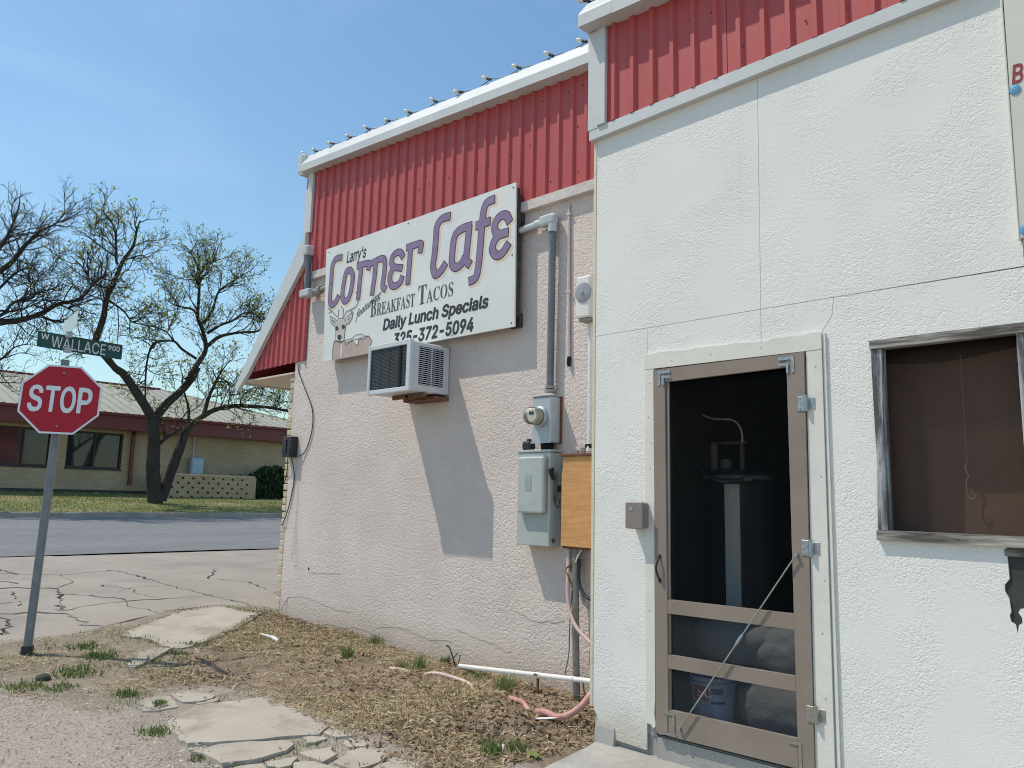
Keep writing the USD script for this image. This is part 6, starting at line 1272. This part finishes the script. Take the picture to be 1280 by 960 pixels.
# pebbles
oct_ = trimesh.creation.octahedron() if hasattr(trimesh.creation, 'octahedron') else trimesh.Trimesh([(1, 0, 0), (-1, 0, 0), (0, 1, 0), (0, -1, 0), (0, 0, 1), (0, 0, -1)], [(0, 2, 4), (2, 1, 4), (1, 3, 4), (3, 0, 4), (2, 0, 5), (1, 2, 5), (3, 1, 5), (0, 3, 5)])
gz = gravel_poly.buffer(.25).intersection(Polygon([(-8.0, 0), (-8.0, 2.2), (-5.6, 2.5), (-3.0, 2.6), (-3.0, 1.2), (-5.2, 0)]))
P = scatter(gz, 46000, r, lambda x, y: np.clip((n2(x, y, 1.2, 47) - .22) * 2.0, .1, 1) * np.clip(1.25 - np.abs(x + 4.6) * .22, .15, 1), slab_core)
def stones(P, s0, s1, r):
    n = len(P); s = np.exp(r.uniform(np.log(s0), np.log(s1), n))[:, None, None]
    V = oct_.vertices[None] * s * r.uniform(.6, 1.25, (n, 1, 3)) * [1, 1, .62]
    V = V + r.normal(0, .12, V.shape) * s
    a = r.uniform(0, 6.28, n); c, sn = np.cos(a)[:, None], np.sin(a)[:, None]
    X, Y = V[..., 0] * c - V[..., 1] * sn, V[..., 0] * sn + V[..., 1] * c
    V = np.stack([X, Y, V[..., 2]], -1) + P[:, None, :]
    F = oct_.faces[None] + (np.arange(n) * 6)[:, None, None]
    return trimesh.Trimesh(V.reshape(-1, 3), F.reshape(-1, 3), process=False)
single('gravel', stones(P, .0035, .0115, r), M['gravelstone'], 'loose grey pink gravel of the lane in the left foreground', 'gravel', kind='stuff')
P = scatter(unary_union([verge_poly, dz, Polygon([(-7.0, 3.3), (-6.2, 2.7), (-5.6, 2.6), (-6.3, 3.4)])]), 5200, r)
single('small_stones', stones(P, .003, .012, r), M['gravelstone'], 'small stones scattered over the bare dirt and verge', 'stones', kind='stuff')
# far lawn
LW = Polygon([(-30.9, 3), (-30.9, 19), (-23.95, 15.5), (-23.95, 4)])
P = scatter(LW, 34000, r, None, None); P[:, 2] = lawn_z(P[:, 0]) - .02 + (n2(P[:, 0], P[:, 1], .7, 31) - .5) * .07 * (P[:, 0] < -24)
single('lawn_grass', blades(P, .08, .018, r, .8), M['lawnblade'], 'rough yellow green grass of the lawn across the street', 'grass', kind='stuff')

# weed tufts one can count
tl = ['bright green grass tuft left of the dirt strip, nearest the path', 'green grass tuft at the wall foot, farthest left', 'small bright green tuft, left of a close pair in the straw', 'bright green upright tuft, right of a close pair in the straw', 'low green tuft at the pink wall foot in front of a dry twig', 'dark green weed under the left end of the white pipe', 'loose pale green tuft below the middle of the white pipe', 'bright green tuft beside the white pebble at the bottom', 'thin green tuft right of the white pebble at the bottom',
      'large green weed clump just right of the stop sign base', 'green grass clump right of and behind the stop sign post', 'pale grass clump behind the stop sign post', 'low weed patch in front of the stop sign base', 'weed clump at the left tip of the small flat slab', 'weed clump at the left corner of the large flat slab', 'small weed standing on the edge of the small flat slab', 'weed clump beside the lower path slabs at the bottom edge', 'dark weed along the near edge of the larger walk slab', 'low dark weed along the small walk slab', 'low yellow green weed patch in the gravel edge near the post']
tall = [.12, .11, .09, .14, .10, .09, .13, .12, .08, .10, .10, .08, .07, .09, .07, .05, .06, .07, .06, .06]
wide = [.045, .06, .05, .055, .05, .06, .09, .06, .06, .16, .14, .13, .13, .08, .11, .04, .06, .16, .12, .12]
for k, (x_, y_) in enumerate(TUFTS):
    r = np.random.default_rng(600 + k); w_ = wide[k]
    nb = int(60 + 1300 * w_)
    q = np.clip(r.normal(0, 1, (nb, 2)), -1.7, 1.7) * w_ * .5
    if k in (17, 18): q = q * [1.5, .4]; q = q @ np.array([[.72, .69], [-.69, .72]])
    P = np.c_[x_ + q[:, 0], y_ + q[:, 1]]; P = np.c_[P, ground_h(P[:, 0], P[:, 1]) - .005 + (.03 if k == 15 else 0)]
    t = thing('grass_tuft', tl[k], 'grass tuft', (x_, y_, fz(x_, y_)))
    upright = k in (0, 1, 2, 3, 6, 7, 8)
    part(t, 'blades', blades(P, tall[k] * (.95 if upright else .62), .005 if upright else .011, r, .28 if upright else 1.0), M['weed'])
# thin dry twig, stick, scraps
r = np.random.default_rng(77)
tw = thing('dry_twig', 'dark dry weed stalk standing against the foot of the pink wall', 'twig', (-5.05, 4.66, .03))
part(tw, 'stalk', tube(spline([(-5.05, 4.66, 0), (-5.07, 4.65, .08), (-5.13, 4.66, .16)]), .006, 5), M['bark'])
part(tw, 'sprig', [tube([(-5.07, 4.65, .08), (-5.02, 4.66, .13)], .004, 4), tube([(-5.02, 4.65, 0), (-4.99, 4.66, .12)], .005, 4), tube([(-5.13, 4.66, .16), (-5.16, 4.65, .17)], .007, 4)], M['bark'])
stk = [(-7.05, 3.98), (-6.9, 3.96), (-6.75, 3.945), (-6.62, 3.92)]
single('stick', tube(on_ground(stk, .022), [.010, .014, .017, .015], 7), M['pvc'], 'pale broken stick lying on the leaf litter near the path', 'stick', smooth=40)
single('white_pebble', trimesh.Trimesh(trimesh.creation.icosphere(2).vertices * [.030, .022, .018] + [-3.27, 3.39, fz(-3.27, 3.39) + .012], trimesh.creation.icosphere(2).faces), M['pvc'], 'white pebble beside the bottom green tuft', 'pebble', smooth=True)
sh_ = Polygon([(-.09, -.006), (-.03, -.014), (.05, -.010), (.09, .004), (.03, .014), (-.05, .008)])
m = trimesh.creation.extrude_polygon(sh_, .003, engine='earcut'); m.apply_transform(trimesh.transformations.rotation_matrix(.5, (0, 0, 1))); m.apply_transform(trimesh.transformations.rotation_matrix(.2, (1, 0, 0))); m.apply_translation((-3.40, 3.90, fz(-3.40, 3.90) + .04))
single('plastic_shard', m, M['pvc'], 'thin white plastic shard lying just left of the curved pink hose', 'litter')
lf = Polygon([(-.05, 0), (-.03, .02), (-.01, .012), (.0, .03), (.02, .014), (.05, .02), (.035, 0), (.045, -.02), (.01, -.014), (-.02, -.028), (-.03, -.01)])
m = trimesh.creation.extrude_polygon(lf, .002, engine='earcut'); m.apply_transform(trimesh.transformations.rotation_matrix(.25, (1, .3, 0))); m.apply_translation((-3.04, 3.40, fz(-3.04, 3.40) + .02))
single('dry_leaf', m, M['straw'], 'curled pale dry leaf near the door slab edge', 'leaf')
single('dark_stone', trimesh.Trimesh(trimesh.creation.icosphere(1).vertices * [.055, .05, .03] + [-6.47, 1.97, fz(-6.47, 1.97) + .012], trimesh.creation.icosphere(1).faces), M['tar'], 'dark flat stone in the weeds before the stop sign', 'stone')
